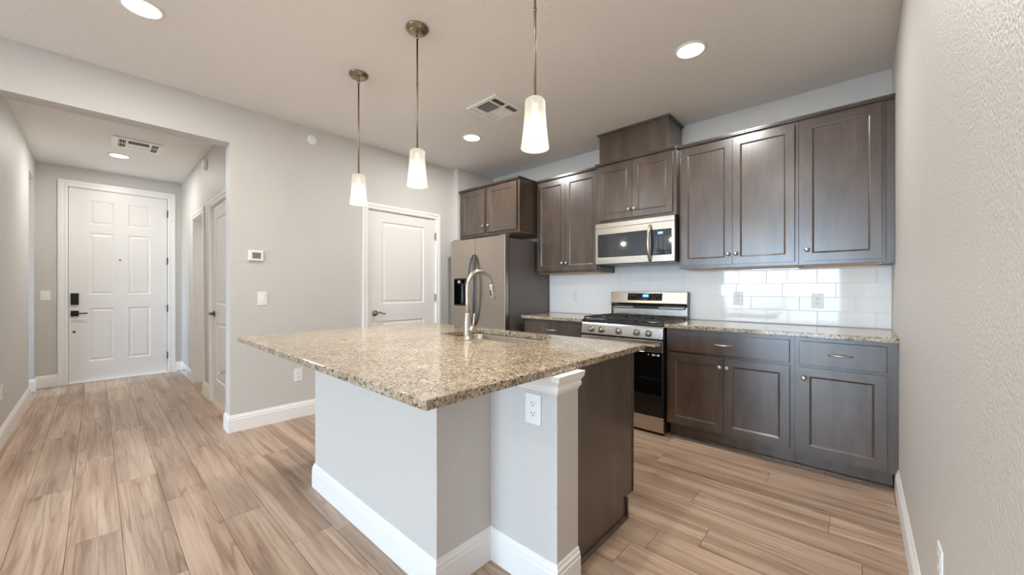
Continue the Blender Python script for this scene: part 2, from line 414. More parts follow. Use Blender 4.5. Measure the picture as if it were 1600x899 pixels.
# ------------------------------------------------------------------ room shell
mb = MB().box(-7.6, 0.4, -2.76, 4.0, -0.12, -0.0022).box(-4.03, 0.4, -8.3, -2.76, -0.12, -0.0022); struct('floor_base', mb, 'gap')
fm = bpy.data.meshes.new('floor'); bm = bmesh.new()
uvl = bm.loops.layers.uv.new('plank'); al = bm.faces.layers.float.new('rnd')
JO = {-1: -3.49, 0: -2.713, 1: -3.367, 2: -2.88, 3: -2.427, 4: -1.969, 11: -0.553, 12: 0.007, 13: -0.70, 14: -0.115, 15: -1.05, 16: -0.431}
LP, WP, G = 1.255, 0.18, 0.0009
k0, k1 = int(math.floor((-8.3 + 0.095) / WP)), int(math.ceil((4.0 + 0.095) / WP))
for k in range(k0, k1):
    y0 = -0.095 + WP * k; y1 = y0 + WP
    j = JO.get(k, random.uniform(-3, 0)); x = j - LP * math.ceil((j + 7.6) / LP)
    while x < 0.4:
        a0, a1 = x + G, x + LP - G
        if y0 < -2.8:
            if a1 < -4.0: x += LP; continue
            a0 = max(a0, -4.025)
        vs = [bm.verts.new(p) for p in ((a0, y0 + G, 0), (a1, y0 + G, 0), (a1, y1 - G, 0), (a0, y1 - G, 0))]
        lo = [bm.verts.new((v.co.x, v.co.y, -0.004)) for v in vs]
        f = bm.faces.new(vs); r = random.random(); f[al] = r; ox, oy = random.uniform(0, 30), random.uniform(0, 9)
        for lp in f.loops: lp[uvl].uv = (lp.vert.co.x - x + ox, lp.vert.co.y - y0 + oy)
        for i in range(4):
            g = bm.faces.new((vs[i], lo[i], lo[(i + 1) % 4], vs[(i + 1) % 4])); g[al] = r
            for lp in g.loops: lp[uvl].uv = (lp.vert.co.x - x + ox, lp.vert.co.y - y0 + oy)
        x += LP
bm.to_mesh(fm); bm.free(); fm.materials.append(M['floor'])
fo = bpy.data.objects.new('floor', fm); COL.objects.link(fo); fo['kind'] = 'structure'

struct('ceiling', MB().box(-7.6, 0.4, -2.76, 4.0, ZC, ZC + 0.12).box(-4.03, 0.4, -8.3, -2.76, ZC, ZC + 0.12), 'ceiling')
PX = lambda a, b, d: (d, a, b)     # wall in a plane of constant X: a = Y, b = Z
PY = lambda a, b, d: (a, d, b)     # wall in a plane of constant Y: a = X, b = Z
D2 = (1.945, 2.835, -1, 2.064)
struct('wall_left', MB().slab(PX, (WY, YJ), (0, ZC), XH, XL, [(YHL, YO, -1, ZH), D2, (-5.0, -3.1, 0.75, 2.35), (-7.4, -5.5, 0.75, 2.35)]), 'wall')
struct('wall_alcove', MB().box(XH, XA, YJ, YC + 0.1, 0, ZC), 'wall')
struct('wall_back', MB().box(XA, XR + 0.12, YC, YC + 0.12, 0, ZC), 'wall')
struct('wall_right', MB().box(XR, XR + 0.12, WY - 0.14, YC, 0, ZC), 'wall')
struct('wall_front', MB().slab(PY, (XH, XR), (0, ZC), WY - 0.14, WY, [(WX0, WX1, WZ0, WZ1)]), 'wall')
D1 = (-0.252, 0.701, -1, 2.492)
D3 = (-6.29, -5.60, -1, 2.09)
D4 = (-5.155, -4.38, -1, 2.09)
struct('wall_hall_end', MB().slab(PX, (-2.75, 0.99), (0, ZC), XD - 0.15, XD, [D1]), 'wall')
struct('wall_hall_right', MB().slab(PY, (XD, XH), (0, ZC), YHR, YHR + 0.12, [D3, D4]), 'wall')
struct('wall_hall_left', MB().slab(PY, (-7.13, XH), (0, ZC), YHL - 0.13, YHL, [(-7.2, -6.63, -1, 2.487)]), 'wall')
struct('wall_hall_stub', MB().box(XD, -7.13, -1.25, YHL, 0, ZC), 'wall')
struct('wall_side_room', MB().box(-5.0, -4.9, -2.6, YHL - 0.13, 0, ZC).slab(PY, (XD, -4.9), (0, ZC), -2.75, -2.6, [(-7.0, -5.6, 0.9, 2.1)]), 'wall')

def window(name, x0, x1, z0, z1, y0, y1, mull):
    fr = MB()
    t = 0.045
    fr.box(x0, x1, y0, y1, z0, z0 + t).box(x0, x1, y0, y1, z1 - t, z1).box(x0, x0 + t, y0, y1, z0 + t, z1 - t).box(x1 - t, x1, y0, y1, z0 + t, z1 - t)
    for mx_ in mull: fr.box(mx_ - 0.03, mx_ + 0.03, y0, y1, z0 + t, z1 - t)
    o = struct(name, fr, 'trim')
    MB().box(x0 + t, x1 - t, (y0 + y1) / 2 - 0.003, (y0 + y1) / 2 + 0.003, z0 + t, z1 - t).build('pane', 'glass', o)
    return o
window('window_1', WX0, WX1, WZ0, WZ1, WY - 0.11, WY - 0.05, [-3.22, -1.8])
for wn_, y0 in (('added_window_3', -5.0), ('added_window_4', -7.4)):  # unseen windows, added to spread more daylight through the room
    fr = MB().slab(PX, (y0, y0 + 1.9), (0.75, 2.35), XH + 0.02, XH + 0.08, [(y0 + 0.045, y0 + 0.92, 0.795, 2.305), (y0 + 0.98, y0 + 1.855, 0.795, 2.305)])
    o = struct(wn_, fr, 'trim'); MB().box(XH + 0.047, XH + 0.053, y0 + 0.045, y0 + 1.855, 0.795, 2.305).build('pane', 'glass', o)
window('window_2', -7.0, -5.6, 0.9, 2.1, -2.72, -2.66, [-6.3])

# baseboards: stepped profile, extruded along each wall
BBH = 0.142
def bb(mb, axis, pos, out, a0, a1, m0=0, m1=0):
    """axis 'x': wall plane X=pos, runs along Y; out = +1/-1 direction the board sticks out;
    m0/m1: +1 mitres an end round an outside corner, -1 into an inside corner"""
    T = [(0, 0.0), (0.014, 0.0), (0.014, 0.104), (0.0115, 0.108), (0.0115, 0.122), (0.007, 0.128), (0.006, 0.136), (0.004, BBH), (0, BBH)]
    def P(a, t, z): return (pos + out * t, a, z) if axis == 'x' else (a, pos + out * t, z)
    A = [mb.bm.verts.new(P(a0 - m0 * t, t, z)) for t, z in T]; Bv = [mb.bm.verts.new(P(a1 + m1 * t, t, z)) for t, z in T]
    n = len(T); fs = [mb.bm.faces.new(A), mb.bm.faces.new(Bv[::-1])]
    for i in range(n): fs.append(mb.bm.faces.new((A[i], Bv[i], Bv[(i + 1) % n], A[(i + 1) % n])))
    bmesh.ops.recalc_face_normals(mb.bm, faces=fs)
B = 0.014
m_ = MB(); bb(m_, 'x', XL, 1, YO, 1.887, 1, 0); bb(m_, 'x', XL, 1, 2.893, YJ, 0, -1); bb(m_, 'y', YO, -1, XH, XL, 1, 1); bb(m_, 'x', XH, -1, YO, YHR, 1, -1)
bb(m_, 'x', XL, 1, WY, YHL, -1, 1); bb(m_, 'y', YHL, 1, XH, XL, 0, 1); bb(m_, 'y', YJ, -1, XL, XA, -1, 0)
struct('baseboard_left', m_, 'trim')
m_ = MB(); bb(m_, 'x', XR, -1, WY, 3.23, -1, 0); struct('baseboard_right', m_, 'trim')
m_ = MB(); bb(m_, 'y', WY, 1, WX1, XR, 0, -1); bb(m_, 'y', WY, 1, XL, WX0, -1, 0); struct('baseboard_front', m_, 'trim')
m_ = MB(); bb(m_, 'y', YHR, -1, XD, -6.348, -1, 0); bb(m_, 'y', YHR, -1, -5.542, -5.213); bb(m_, 'y', YHR, -1, -4.322, XH, 0, -1); struct('baseboard_hall_right', m_, 'trim')
m_ = MB(); bb(m_, 'y', YHL, 1, -6.63, XH, 1, 0); bb(m_, 'x', -6.63, -1, YHL - 0.13, YHL, 0, 1); struct('baseboard_hall_left', m_, 'trim')
m_ = MB(); bb(m_, 'x', XD, 1, YHL, -0.323, -1, 0); bb(m_, 'x', XD, 1, 0.772, YHR, 0, -1); bb(m_, 'x', -7.13, 1, -1.25, YHL, 0, 1); bb(m_, 'y', YHL, 1, XD, -7.13, -1, 1); struct('baseboard_hall_end', m_, 'trim')

# ------------------------------------------------------------------ doors
DOOR_PROF = [(0.010, 0.009), (0.022, 0.009), (0.040, 0.003)]
def casing(name_parent, P, a0, a1, z1, w, sgn):
    """P maps (a, z, d) with d = distance out of the wall"""
    c = MB()
    for t, i0, i1 in ((0.012, 0.0, w - 0.0007), (0.018, w * 0.55, w), (0.015, 0.006, w * 0.30)):
        # left, right, head boards
        for A in ((a0 - i1, a0 - i0), (a1 + i0, a1 + i1)):
            x = [P(A[0], 0, 0), P(A[1], z1 + i0, t)]
            c.box(x[0][0], x[1][0], x[0][1], x[1][1], x[0][2], x[1][2])
        x = [P(a0 - i1, z1 + i0, 0), P(a1 + i1, z1 + i1, t)]
        c.box(x[0][0], x[1][0], x[0][1], x[1][1], x[0][2], x[1][2])
    return c.build('casing', 'trim', name_parent, bevel=0.002)
def lever(parent, mat, c, P, L=0.105, sgn=1):
    """rosette and wavy lever; P(a, z, d)"""
    n = P(0, 0, 1); ax = 'x' if abs(n[0] - P(0, 0, 0)[0]) > .5 else 'y'
    s_ = 1 if (n[0] - P(0, 0, 0)[0] + n[1] - P(0, 0, 0)[1]) > 0 else -1
    h = MB().lathe([(0, 0), (0.031, 0), (0.032, 0.006), (0.027, 0.012), (0.013, 0.016), (0.011, 0.045), (0, 0.046)], P(c[0], c[1], 0), ax, 20, s_)
    pts = [P(c[0] + sgn * L * t, c[1] + 0.010 * math.sin(t * 5.5) , 0.045 + 0.004 * t) for t in [i / 8 for i in range(9)]]
    h.tube(pts, [0.010, 0.010, 0.009, 0.008, 0.007, 0.0065, 0.0065, 0.007, 0.006], 10)
    return h.build('lever_handle', mat, parent)
def hinges(parent, mat, P, a, zs, dd=0.004, h=0.09):
    for z in zs:
        x = [P(a - 0.006, z - h / 2, -0.004), P(a + 0.008, z + h / 2, dd)]
        MB().box(x[0][0], x[1][0], x[0][1], x[1][1], x[0][2], x[1][2]).build('hinge', mat, parent, bevel=0.001)
def jamb(parent, P, a0, a1, z1, depth, stop, t=0.012, back=0.0):
    j = MB()
    for A in ((a0, a0 + t), (a1 - t, a1)):
        x = [P(A[0], 0.0, -depth), P(A[1], z1, back)]; j.box(x[0][0], x[1][0], x[0][1], x[1][1], x[0][2], x[1][2])
    x = [P(a0, z1 - t, -depth), P(a1, z1, back)]; j.box(x[0][0], x[1][0], x[0][1], x[1][1], x[0][2], x[1][2])
    def bxx(A0, A1, Z0, Z1):
        x = [P(A0, Z0, -stop), P(A1, Z1, -stop - 0.012)]; j.box(x[0][0], x[1][0], x[0][1], x[1][1], x[0][2], x[1][2])
    bxx(a0 + t, a0 + t + 0.014, 0, z1 - t); bxx(a1 - t - 0.014, a1 - t, 0, z1 - t); bxx(a0 + t, a1 - t, z1 - t - 0.014, z1 - t)
    return j.build('jamb', 'trim', parent)

# door_1: front entry door at the end of the hall
P1 = lambda a, z, d: (XD + d, a, z)
P1L = lambda a, z, d: (XD - 0.020 + d, a, z)
d1 = struct('door_1', MB().panelled(P1L, (-0.2345, 0.6835), (0.0185, 2.478), 0.045,
      [(y0, y1, z0, z1) for y0, y1 in ((-0.062, 0.158), (0.292, 0.512)) for z0, z1 in ((0.265, 0.95), (1.125, 1.925), (2.035, 2.34))], DOOR_PROF), 'door')
d1['label'] = 'tall white six-panel entry door at the end of the hall'
jamb(d1, P1, -0.252, 0.701, 2.492, 0.15, 0.066)
casing(d1, P1, -0.245, 0.694, 2.486, 0.078, 1)
MB().box(XD - 0.12, XD + 0.02, -0.24, 0.69, 0.0, 0.018).build('threshold', 'trim', d1, bevel=0.003)
hinges(d1, 'black', P1L, 0.690, (2.27, 1.595, 0.92, 0.25), 0.028, 0.10)
kp = MB().box(XD - 0.020, XD + 0.006, -0.218, -0.150, 0.998, 1.143).build('keypad_lock', 'black', d1, bevel=0.004)
h_ = MB().box(XD - 0.020, XD - 0.004, -0.218, -0.150, 0.852, 0.922).tube([(XD - 0.01, -0.184, 0.887), (XD + 0.03, -0.184, 0.887), (XD + 0.034, -0.17, 0.887), (XD + 0.034, -0.075, 0.887)], 0.008, 8)
h_.build('entry_handle', 'black', d1)
MB().lathe([(0, 0), (0.012, 0), (0.012, 0.006), (0, 0.007)], (XD - 0.020, -0.19, 0.655), 'x').build('deadbolt_cap', 'black', d1)
MB().lathe([(0, 0), (0.009, 0), (0.009, 0.004), (0, 0.005)], (XD - 0.020, 0.215, 1.585), 'x').build('peephole', 'black', d1)

# door_2: pantry door in the left wall
P2 = lambda a, z, d: (XL + d, a, z)
P2L = lambda a, z, d: (XL - 0.010 + d, a, z)
d2 = struct('door_2', MB().panelled(P2L, (1.961, 2.818), (0.010, 2.048), 0.035,
      [(2.118, 2.664, 1.035, 1.94), (2.118, 2.664, 0.24, 0.845)], DOOR_PROF), 'door')
d2['label'] = 'white two-panel pantry door in the left wall'
jamb(d2, P2, 1.945, 2.835, 2.064, 0.155, 0.046)
casing(d2, P2, 1.953, 2.827, 2.057, 0.064, 1)
lever(d2, 'pewter', (2.035, 0.935), P2L)
hinges(d2, 'nickel', P2L, 2.822, (1.845, 1.09, 0.25), 0.022)

# door_3: cased doorway in the right hall wall, leaf shut at the back of its jamb
P3 = lambda a, z, d: (a, YHR - d, z)
P3L = lambda a, z, d: (a, YHR + 0.105 - d, z)
d3 = struct('door_3', MB().panelled(P3L, (-6.274, -5.616), (0.010, 2.072), 0.035, [(-6.14, -5.75, 1.035, 1.94), (-6.14, -5.75, 0.24, 0.845)], DOOR_PROF), 'door')
d3['label'] = 'narrow white cased doorway nearest the entry door'
jamb(d3, P3, -6.29, -5.60, 2.09, 0.12, 0.092)
casing(d3, P3, -6.282, -5.608, 2.082, 0.066, 1)
hinges(d3, 'nickel', P3L, -5.618, (1.80, 1.05, 0.25), 0.01)

# door_4: closet door in the right hall wall
P4 = lambda a, z, d: (a, YHR - d, z)
P4L = lambda a, z, d: (a, YHR + 0.010 - d, z)
d4 = struct('door_4', MB().panelled(P4L, (-5.139, -4.396), (0.010, 2.072), 0.035, [(-5.0, -4.53, 1.035, 1.94), (-5.0, -4.53, 0.24, 0.845)], DOOR_PROF), 'door')
d4['label'] = 'white two-panel closet door just inside the hall opening'
jamb(d4, P4, -5.155, -4.38, 2.09, 0.12, 0.046)
casing(d4, P4, -5.147, -4.388, 2.082, 0.066, 1)
lever(d4, 'pewter', (-5.075, 0.935), P4L)
hinges(d4, 'nickel', P4L, -4.394, (1.86, 1.05, 0.25), 0.022)

def stopper(loc, label, L=0.075):
    d = thing('door_stop', label, 'door stop', loc)
    x, y, z = loc
    pts = []
    for i in range(61):
        t = i / 60; pts.append((x + 0.006 * math.cos(t * 44), y - t * L, z + 0.006 * math.sin(t * 44)))
    MB().lathe([(0, 0), (0.012, 0), (0.010, 0.006), (0, 0.007)], (x, y, z), 'y', 12, -1).tube(pts, 0.0016, 5).build('spring', 'pewter', d)
    MB().lathe([(0, 0), (0.008, 0.001), (0.009, 0.010), (0.006, 0.016), (0, 0.017)], (x, y - L, z), 'y', 12, -1).build('rubber_tip', 'plastic', d)
stopper((-6.93, YHR - B - 0.0006, 0.07), 'spring door stop on the hall baseboard beside the entry door')
stopper((-4.47, YHR + 0.010 - 0.0006, 0.40), 'white-tipped door stop low on the closet door', 0.06)

# ------------------------------------------------------------------ cabinets
SHAKER = [(0.0025, 0.003), (0.006, 0.0035), (0.0085, 0.0085)]
ST = 0.055
def knob(parent, x, y, z, sgn=-1):
    MB().lathe([(0, 0), (0.006, 0), (0.0055, 0.012), (0.010, 0.016), (0.0155, 0.020), (0.0155, 0.025), (0.010, 0.030), (0, 0.031)], (x, y, z), 'y', 20, sgn).build('knob', 'nickel', parent)
def pull(parent, x, y, z, w=0.105):
    h = MB()
    pts = [(x - w / 2 + w * t, y - 0.004 - 0.022 * math.sin(math.pi * t) ** 0.6, z) for t in [i / 14 for i in range(15)]]
    h.tube(pts, [0.006] + [0.0045 + 0.002 * math.sin(math.pi * i / 14) for i in range(1, 14)] + [0.006], 10)
    for s_ in (-1, 1): h.lathe([(0, 0), (0.008, 0), (0.008, 0.005), (0, 0.006)], (x + s_ * w / 2, y, z), 'y', 12, -1)
    h.build('pull', 'nickel', parent)
def cab_door(parent, x0, x1, z0, z1, yf, knobx=None, knobz=None, sgn=-1, flat=False, pullx=None, name='door'):
    g = 0.0015
    P = lambda a, z, d: (a, yf + sgn * d, z)
    mbd = MB()
    if flat: mbd.panelled(P, (x0 + g, x1 - g), (z0, z1), 0.019, [], [])
    else: mbd.panelled(P, (x0 + g, x1 - g), (z0, z1), 0.019, [(x0 + ST, x1 - ST, z0 + ST, z1 - ST)], SHAKER)
    d = mbd.build(name, 'cab', parent, bevel=0.0018)
    if knobx is not None: knob(d, knobx, yf, knobz, sgn)
    if pullx is not None: pull(d, pullx, yf, (z0 + z1) / 2)
    return d
def crown(parent, x0, x1, yf, yb, z0, left=True, right=True, yend=None, ov=0.010):
    c = MB()
    for dz0, dz1, o in ((0.0, 0.008, 0.4), (0.008, 0.022, 1.0)):
        c.box(x0, x1, yf - ov * o, yb, z0 + dz0, z0 + dz1)
        if left: c.box(x0 - ov * o, x0, yf - ov * o, yend or yb, z0 + dz0, z0 + dz1)
        if right: c.box(x1, x1 + ov * o, yf - ov * o, yend or yb, z0 + dz0, z0 + dz1)
    return c.build('crown', 'cab', parent, bevel=0.0015)
def upper(name, label, x0, x1, yface, z0, z1, doors, kz, crown_l=False, crown_r=False, filler=None, yend=None):
    """yface: plane of the face frame; the doors stand 20 mm proud of it"""
    t = thing(name, label, 'cabinet', ((x0 + x1) / 2, YC, z0))
    MB().box(x0, x1, yface, YC - 0.001, z0, z1).build('carcass', 'cab', t, bevel=0.0012)
    MB().box(x0 + 0.018, x1 - 0.018, yface + 0.02, YC - 0.004, z0 - 0.0035, z0 - 0.0002).build('bottom_panel', 'maple', t)
    for (a, b, kx) in doors: cab_door(t, a, b, z0 + 0.025, z1 - 0.022, yface - 0.020, kx, z0 + kz)
    xr = x1
    if filler: MB().box(x1, filler, yface + 0.003, YC - 0.001, z0, z1).build('filler', 'cab', t, bevel=0.001); xr = filler
    crown(t, x0, xr, yface - 0.020, YC - 0.001, z1, crown_l, crown_r, yend)
    return t
UF = YC - 0.31
ZU = 2.418
upper('upper_cabinet', 'tall two-door dark upper cabinet left of the microwave', -2.758, -1.941, UF, 1.372, ZU,
      [(-2.738, -2.352, -2.385), (-2.352, -1.958, -2.330)], 0.105)
upper('upper_cabinet', 'tall two-door dark upper cabinet right of the microwave', -1.165, -0.3285, UF, 1.372, ZU,
      [(-1.145, -0.751, -0.779), (-0.751, -0.350, -0.725)], 0.105)
upper('upper_cabinet', 'narrow single-door dark upper cabinet against the right wall', -0.3275, 0.125, UF, 1.372, ZU,
      [(-0.304, 0.105, -0.278)], 0.105, filler=XR - 0.001)
MF = YC - 0.372
upper('microwave_cabinet', 'short two-door dark cabinet directly above the microwave', -1.939, -1.167, MF, 1.842, ZU - 0.006,
      [(-1.921, -1.562, -1.588), (-1.562, -1.196, -1.535)], 0.10, True, True, yend=UF - 0.0305)
FF = YC - 0.61
fc = upper('refrigerator_cabinet', 'deep two-door dark cabinet above the refrigerator', -3.772, -2.761, FF, 1.842, ZU,
      [(-3.725, -3.300, -3.318), (-3.255, -2.790, -3.225)], 0.105, False, True, yend=UF - 0.0305)
# wooden duct cover over the microwave cabinet
hc = thing('duct_cover', 'plain dark wooden duct box above the microwave cabinet', 'cabinet', (-1.58, YC, 2.45))
MB().box(-1.925, -1.245, 3.402, YC - 0.001, 2.4355, 2.712).build('box_panel', 'cab', hc, bevel=0.001)
MB().box(-1.932, -1.238, 3.394, YC - 0.001, 2.7125, 2.722).box(-1.943, -1.224, 3.381, YC - 0.001, 2.722, 2.736).build('crown', 'cab', hc, bevel=0.0015)

def base(name, label, x0, x1, drawers, doors, filler=None, x_left_toe=0):
    t = thing(name, label, 'cabinet', ((x0 + x1) / 2, YC, 0))
    c = MB().box(x0, x1, FF, YC - 0.001, 0.112, 0.8835).box(x0, x1, FF + 0.075, YC - 0.001, 0.0015, 0.112)
    c.build('carcass', 'cab', t)
    xr = x1
    if filler: MB().box(x1, filler, FF + 0.004, YC - 0.001, 0.112, 0.8835).box(x1, filler - 0.02, FF + 0.076, YC - 0.001, 0.0015, 0.112).build('filler', 'cab', t); xr = filler - 0.02
    MB().prism([(FF + 0.0745, 0.0012), (FF + 0.0600, 0.0012), (FF + 0.0605, 0.009), (FF + 0.0665, 0.016), (FF + 0.0745, 0.018)], x0 + x_left_toe, xr, 'x').build('shoe_moulding', 'cab', t)
    for (a, b) in drawers: cab_door(t, a, b, 0.704, 0.856, FF - 0.020, flat=True, pullx=(a + b) / 2, name='drawer')
    for (a, b, kx) in doors: cab_door(t, a, b, 0.128, 0.684, FF - 0.020, kx, 0.617)
    return t
base('base_cabinet', 'wide base cabinet right of the range, one drawer over two doors', -1.162, -0.3225, [(-1.143, -0.346)], [(-1.143, -0.742, -0.764), (-0.742, -0.346, -0.715)])
base('base_cabinet', 'narrow base cabinet at the right wall, one drawer over one door', -0.3215, 0.130, [(-0.296, 0.118)], [(-0.296, 0.118, -0.270)], filler=XR - 0.001)
base('base_cabinet', 'base cabinet between refrigerator and range with one wide drawer', -2.690, -1.944, [(-2.672, -1.962)], [(-2.672, -2.317, -2.34), (-2.317, -1.962, -2.29)])

def counter(name, label, x0, x1, y0, y1, z0=0.884, z1=0.914):
    o = MB().box(x0, x1, y0, y1, z0, z1).build(name, 'granite', None, bevel=0.004, segs=3, origin=((x0 + x1) / 2, (y0 + y1) / 2, z0))
    return tag(o, label, 'countertop')
counter('countertop', 'granite countertop running from the range to the right wall', -1.168, XR - 0.001, YC - 0.655, YC - 0.001)
counter('countertop', 'short granite countertop between refrigerator and range', -2.700, -1.940, YC - 0.655, YC - 0.001)

# tile backsplash: real tiles over a grout bed
bs_ = thing('tile_backsplash', 'glossy white subway tile backsplash above the counters', 'backsplash', (-1.3, YC, 0.914))
MB().box(-2.80, XR - 0.001, YC - 0.0075, YC - 0.001, 0.9155, 1.3675).box(-1.935, -1.17, YC - 0.0075, YC - 0.001, 0.60, 0.9155).box(-1.935, -1.17, YC - 0.0075, YC - 0.001, 1.3675, 1.47).build('grout_bed', 'grout', bs_)
tl = MB(); TH, TW = 0.108, 0.329
rows = [(1.3505, 1.3675, -0.35)] + [(1.2425 - TH * i, 1.2425 - TH * i + TH, o) for i, o in enumerate((-0.571, -0.461, -0.352, -0.242))]
rows[0] = (1.3505, 1.3675, -0.681)
rng = random.Random(3)
for z0, z1, jo in rows:
    z0 = max(z0, 0.9165)
    x = jo - TW * math.ceil((jo + 2.80) / TW)
    while x < XR:
        a0, a1 = max(x, -2.80) + 0.0016, min(x + TW, XR - 0.002) - 0.0016
        if a1 - a0 > 0.01:
            f0, tx, tz = YC - 0.0125, rng.uniform(-0.0006, 0.0006), rng.uniform(-0.0003, 0.0003)
            b0, b1 = z0 + 0.0016, z1 - 0.0016; c = 0.0015
            def fp(x_, z_, dd=0): return (x_, f0 + dd + tx * (2 * (x_ - a0) / (a1 - a0) - 1) + tz * (2 * (z_ - b0) / (b1 - b0) - 1), z_)
            F = [fp(a0 + c, b0 + c), fp(a1 - c, b0 + c), fp(a1 - c, b1 - c), fp(a0 + c, b1 - c)]
            R = [fp(a0, b0, c), fp(a1, b0, c), fp(a1, b1, c), fp(a0, b1, c)]
            K = [(p[0], YC - 0.006, p[2]) for p in R]
            vf = [tl.bm.verts.new(p) for p in F]; vr = [tl.bm.verts.new(p) for p in R]; vk = [tl.bm.verts.new(p) for p in K]
            fs = [tl.bm.faces.new(vf)]
            for i in range(4):
                j = (i + 1) % 4
                fs += [tl.bm.faces.new((vr[i], vr[j], vf[j], vf[i])), tl.bm.faces.new((vk[i], vk[j], vr[j], vr[i]))]
        x += TW
for f in tl.bm.faces:
    f.normal_update()
tl.build('tiles', 'tile', bs_)

# ------------------------------------------------------------------ outlets and switches
def plate(P, kind, label, w=0.072, h=0.116, group=None):
    """P(a, z, d) local frame centred on the plate, d outward"""
    o0 = P(0, 0, 0)
    t = thing('wall_switch' if kind == 'switch' else 'wall_outlet', label, 'light switch' if kind == 'switch' else 'outlet', o0, group)
    def bx(mbx, a0, a1, z0, z1, d0, d1):
        p, q = P(a0, z0, d0), P(a1, z1, d1); mbx.box(p[0], q[0], p[1], q[1], p[2], q[2]); return mbx
    bx(MB(), -w / 2, w / 2, -h / 2, h / 2, 0.0004, 0.0055).build('cover_plate', 'plastic', t, bevel=0.002)
    if kind == 'switch':
        bx(MB(), -0.0165, 0.0165, -0.033, 0.033, 0.0055, 0.0095).build('rocker', 'plastic', t, bevel=0.002)
    else:
        for zc in (0.020, -0.020):
            r = bx(MB(), -0.0165, 0.0165, zc - 0.0135, zc + 0.0135, 0.0055, 0.0068).build('receptacle', 'plastic', t, bevel=0.004)
            sl = MB()
            bx(sl, -0.0085, -0.0060, zc - 0.001, zc + 0.008, 0.0068, 0.0073); bx(sl, 0.0060, 0.0085, zc - 0.0005, zc + 0.007, 0.0068, 0.0073)
            bx(sl, -0.0025, 0.0025, zc - 0.0095, zc - 0.0045, 0.0068, 0.0073)
            sl.build('slots', 'hole', r)
    return t
fX = lambda X, Y, Z, s_=1: (lambda a, z, d: (X + s_ * d, Y + a, Z + z))
fY = lambda X, Y, Z, s_=-1: (lambda a, z, d: (X + a, Y + s_ * d, Z + z))
plate(fX(XL, 0.984, 1.114), 'switch', 'white light switch below the thermostat')
plate(fX(XL, 1.272, 0.398), 'outlet', 'white outlet low on the wall behind the island')
plate(fX(XD, -0.419, 1.118), 'switch', 'white switch on the hall end wall left of the entry door', 0.08, 0.12)
plate(fY(-0.775, YC - 0.0128, 1.117), 'outlet', 'white outlet on the tiles nearest the range, right side')
plate(fY(-0.241, YC - 0.0128, 1.106), 'outlet', 'white outlet on the tiles near the right wall')
plate(fY(-2.427, YC - 0.0128, 1.107), 'outlet', 'white outlet on the tiles between refrigerator and range')
plate(fX(XR, 1.565, 0.432, -1), 'outlet', 'white outlet low on the right wall seen edge-on')
plate(fY(-4.845, YHL, 0.41, 1), 'outlet', 'white outlet low on the left hall wall at the picture edge')

th = thing('thermostat', 'white wall thermostat with a grey screen left of the pantry door', 'thermostat', (XL, 0.932, 1.486))
MB().box(XL + 0.0005, XL + 0.022, 0.877, 0.987, 1.441, 1.531).build('housing', 'plastic', th, bevel=0.006, segs=3)
MB().box(XL + 0.022, XL + 0.0228, 0.903, 0.966, 1.460, 1.512).build('screen', 'lcd', th)
dt = MB().lathe([(0, 0), (0.044, 0), (0.046, 0.003), (0.044, 0.007), (0.020, 0.009), (0, 0.009)], (XL + 0.0005, 1.395, 2.624), 'x', 32).build('wall_alarm', 'plastic', None, origin=(XL, 1.395, 2.624))
tag(dt, 'small round white alarm disc high on the left wall', 'alarm')
dt = MB().lathe([(0, 0), (0.062, 0), (0.064, 0.008), (0.056, 0.030), (0.030, 0.036), (0, 0.036)], (-5.45, YHR - 0.0005, 2.60), 'y', 32, -1).build('smoke_detector', 'plastic', None, origin=(-5.45, YHR, 2.60))
tag(dt, 'round white smoke detector high on the right hall wall', 'smoke detector')

# ------------------------------------------------------------------ kitchen island
ix0, ix1, iy0, iy1, iz0, iz1 = -2.849, -0.853, 0.591, 2.003, 0.870, 0.900
isl = thing('kitchen_island', 'kitchen island with grey-painted front, white baseboard and dark wood side', 'kitchen island', (-1.7, 1.4, 0))
KX0, KX1, KY0 = -2.432, -1.215, 0.894
CX1, CY0, CY1 = -0.853, 1.187, 1.333
MB().prism([(KX0, KY0), (KX1, KY0), (KX1, CY0), (CX1, CY0), (CX1, CY1), (KX0, CY1)], 0.0015, iz0 - 0.0005, 'z').build('knee_wall', 'wall', isl)
m_ = MB(); bb(m_, 'y', KY0, -1, KX0, KX1, 1, 1); bb(m_, 'x', KX1, 1, KY0, CY0, 1, -1); bb(m_, 'y', CY0, -1, KX1, CX1, -1, 1); bb(m_, 'x', CX1, 1, CY0, CY1, 1, 0); bb(m_, 'x', KX0, -1, KY0, CY1, 1, 0)
for v in m_.bm.verts: v.co.z += 0.0012
m_.build('baseboard', 'trim', isl)
# capital: stepped moulding under the counter, wrapping the column
cp = MB(); T = [(0, 0.792), (0.004, 0.792), (0.008, 0.800), (0.016, 0.806), (0.018, 0.818), (0.014, 0.826), (0.020, 0.836), (0.030, 0.846), (0.032, 0.856), (0.036, 0.8685), (0, 0.8685)]
cp.prism([(CY0 - t, z) for t, z in T], KX1 + 0.001, CX1 + 0.0, 'x')
cp.prism([(CX1 + t, z) for t, z in T], CY0, CY1, 'y')
# mitred corner
def ring(t, z): return (CX1 + t, CY0 - t, z)
for (t0, z0), (t1, z1) in zip(T[:-1], T[1:]):
    cp.face([(CX1, CY0 - t0, z0), ring(t0, z0), ring(t1, z1), (CX1, CY0 - t1, z1)], (0, -1, 0.01))
    cp.face([(CX1 + t0, CY0, z0), ring(t0, z0), ring(t1, z1), (CX1 + t1, CY0, z1)], (1, 0, 0.01))
cp.build('capital_moulding', 'trim', isl)
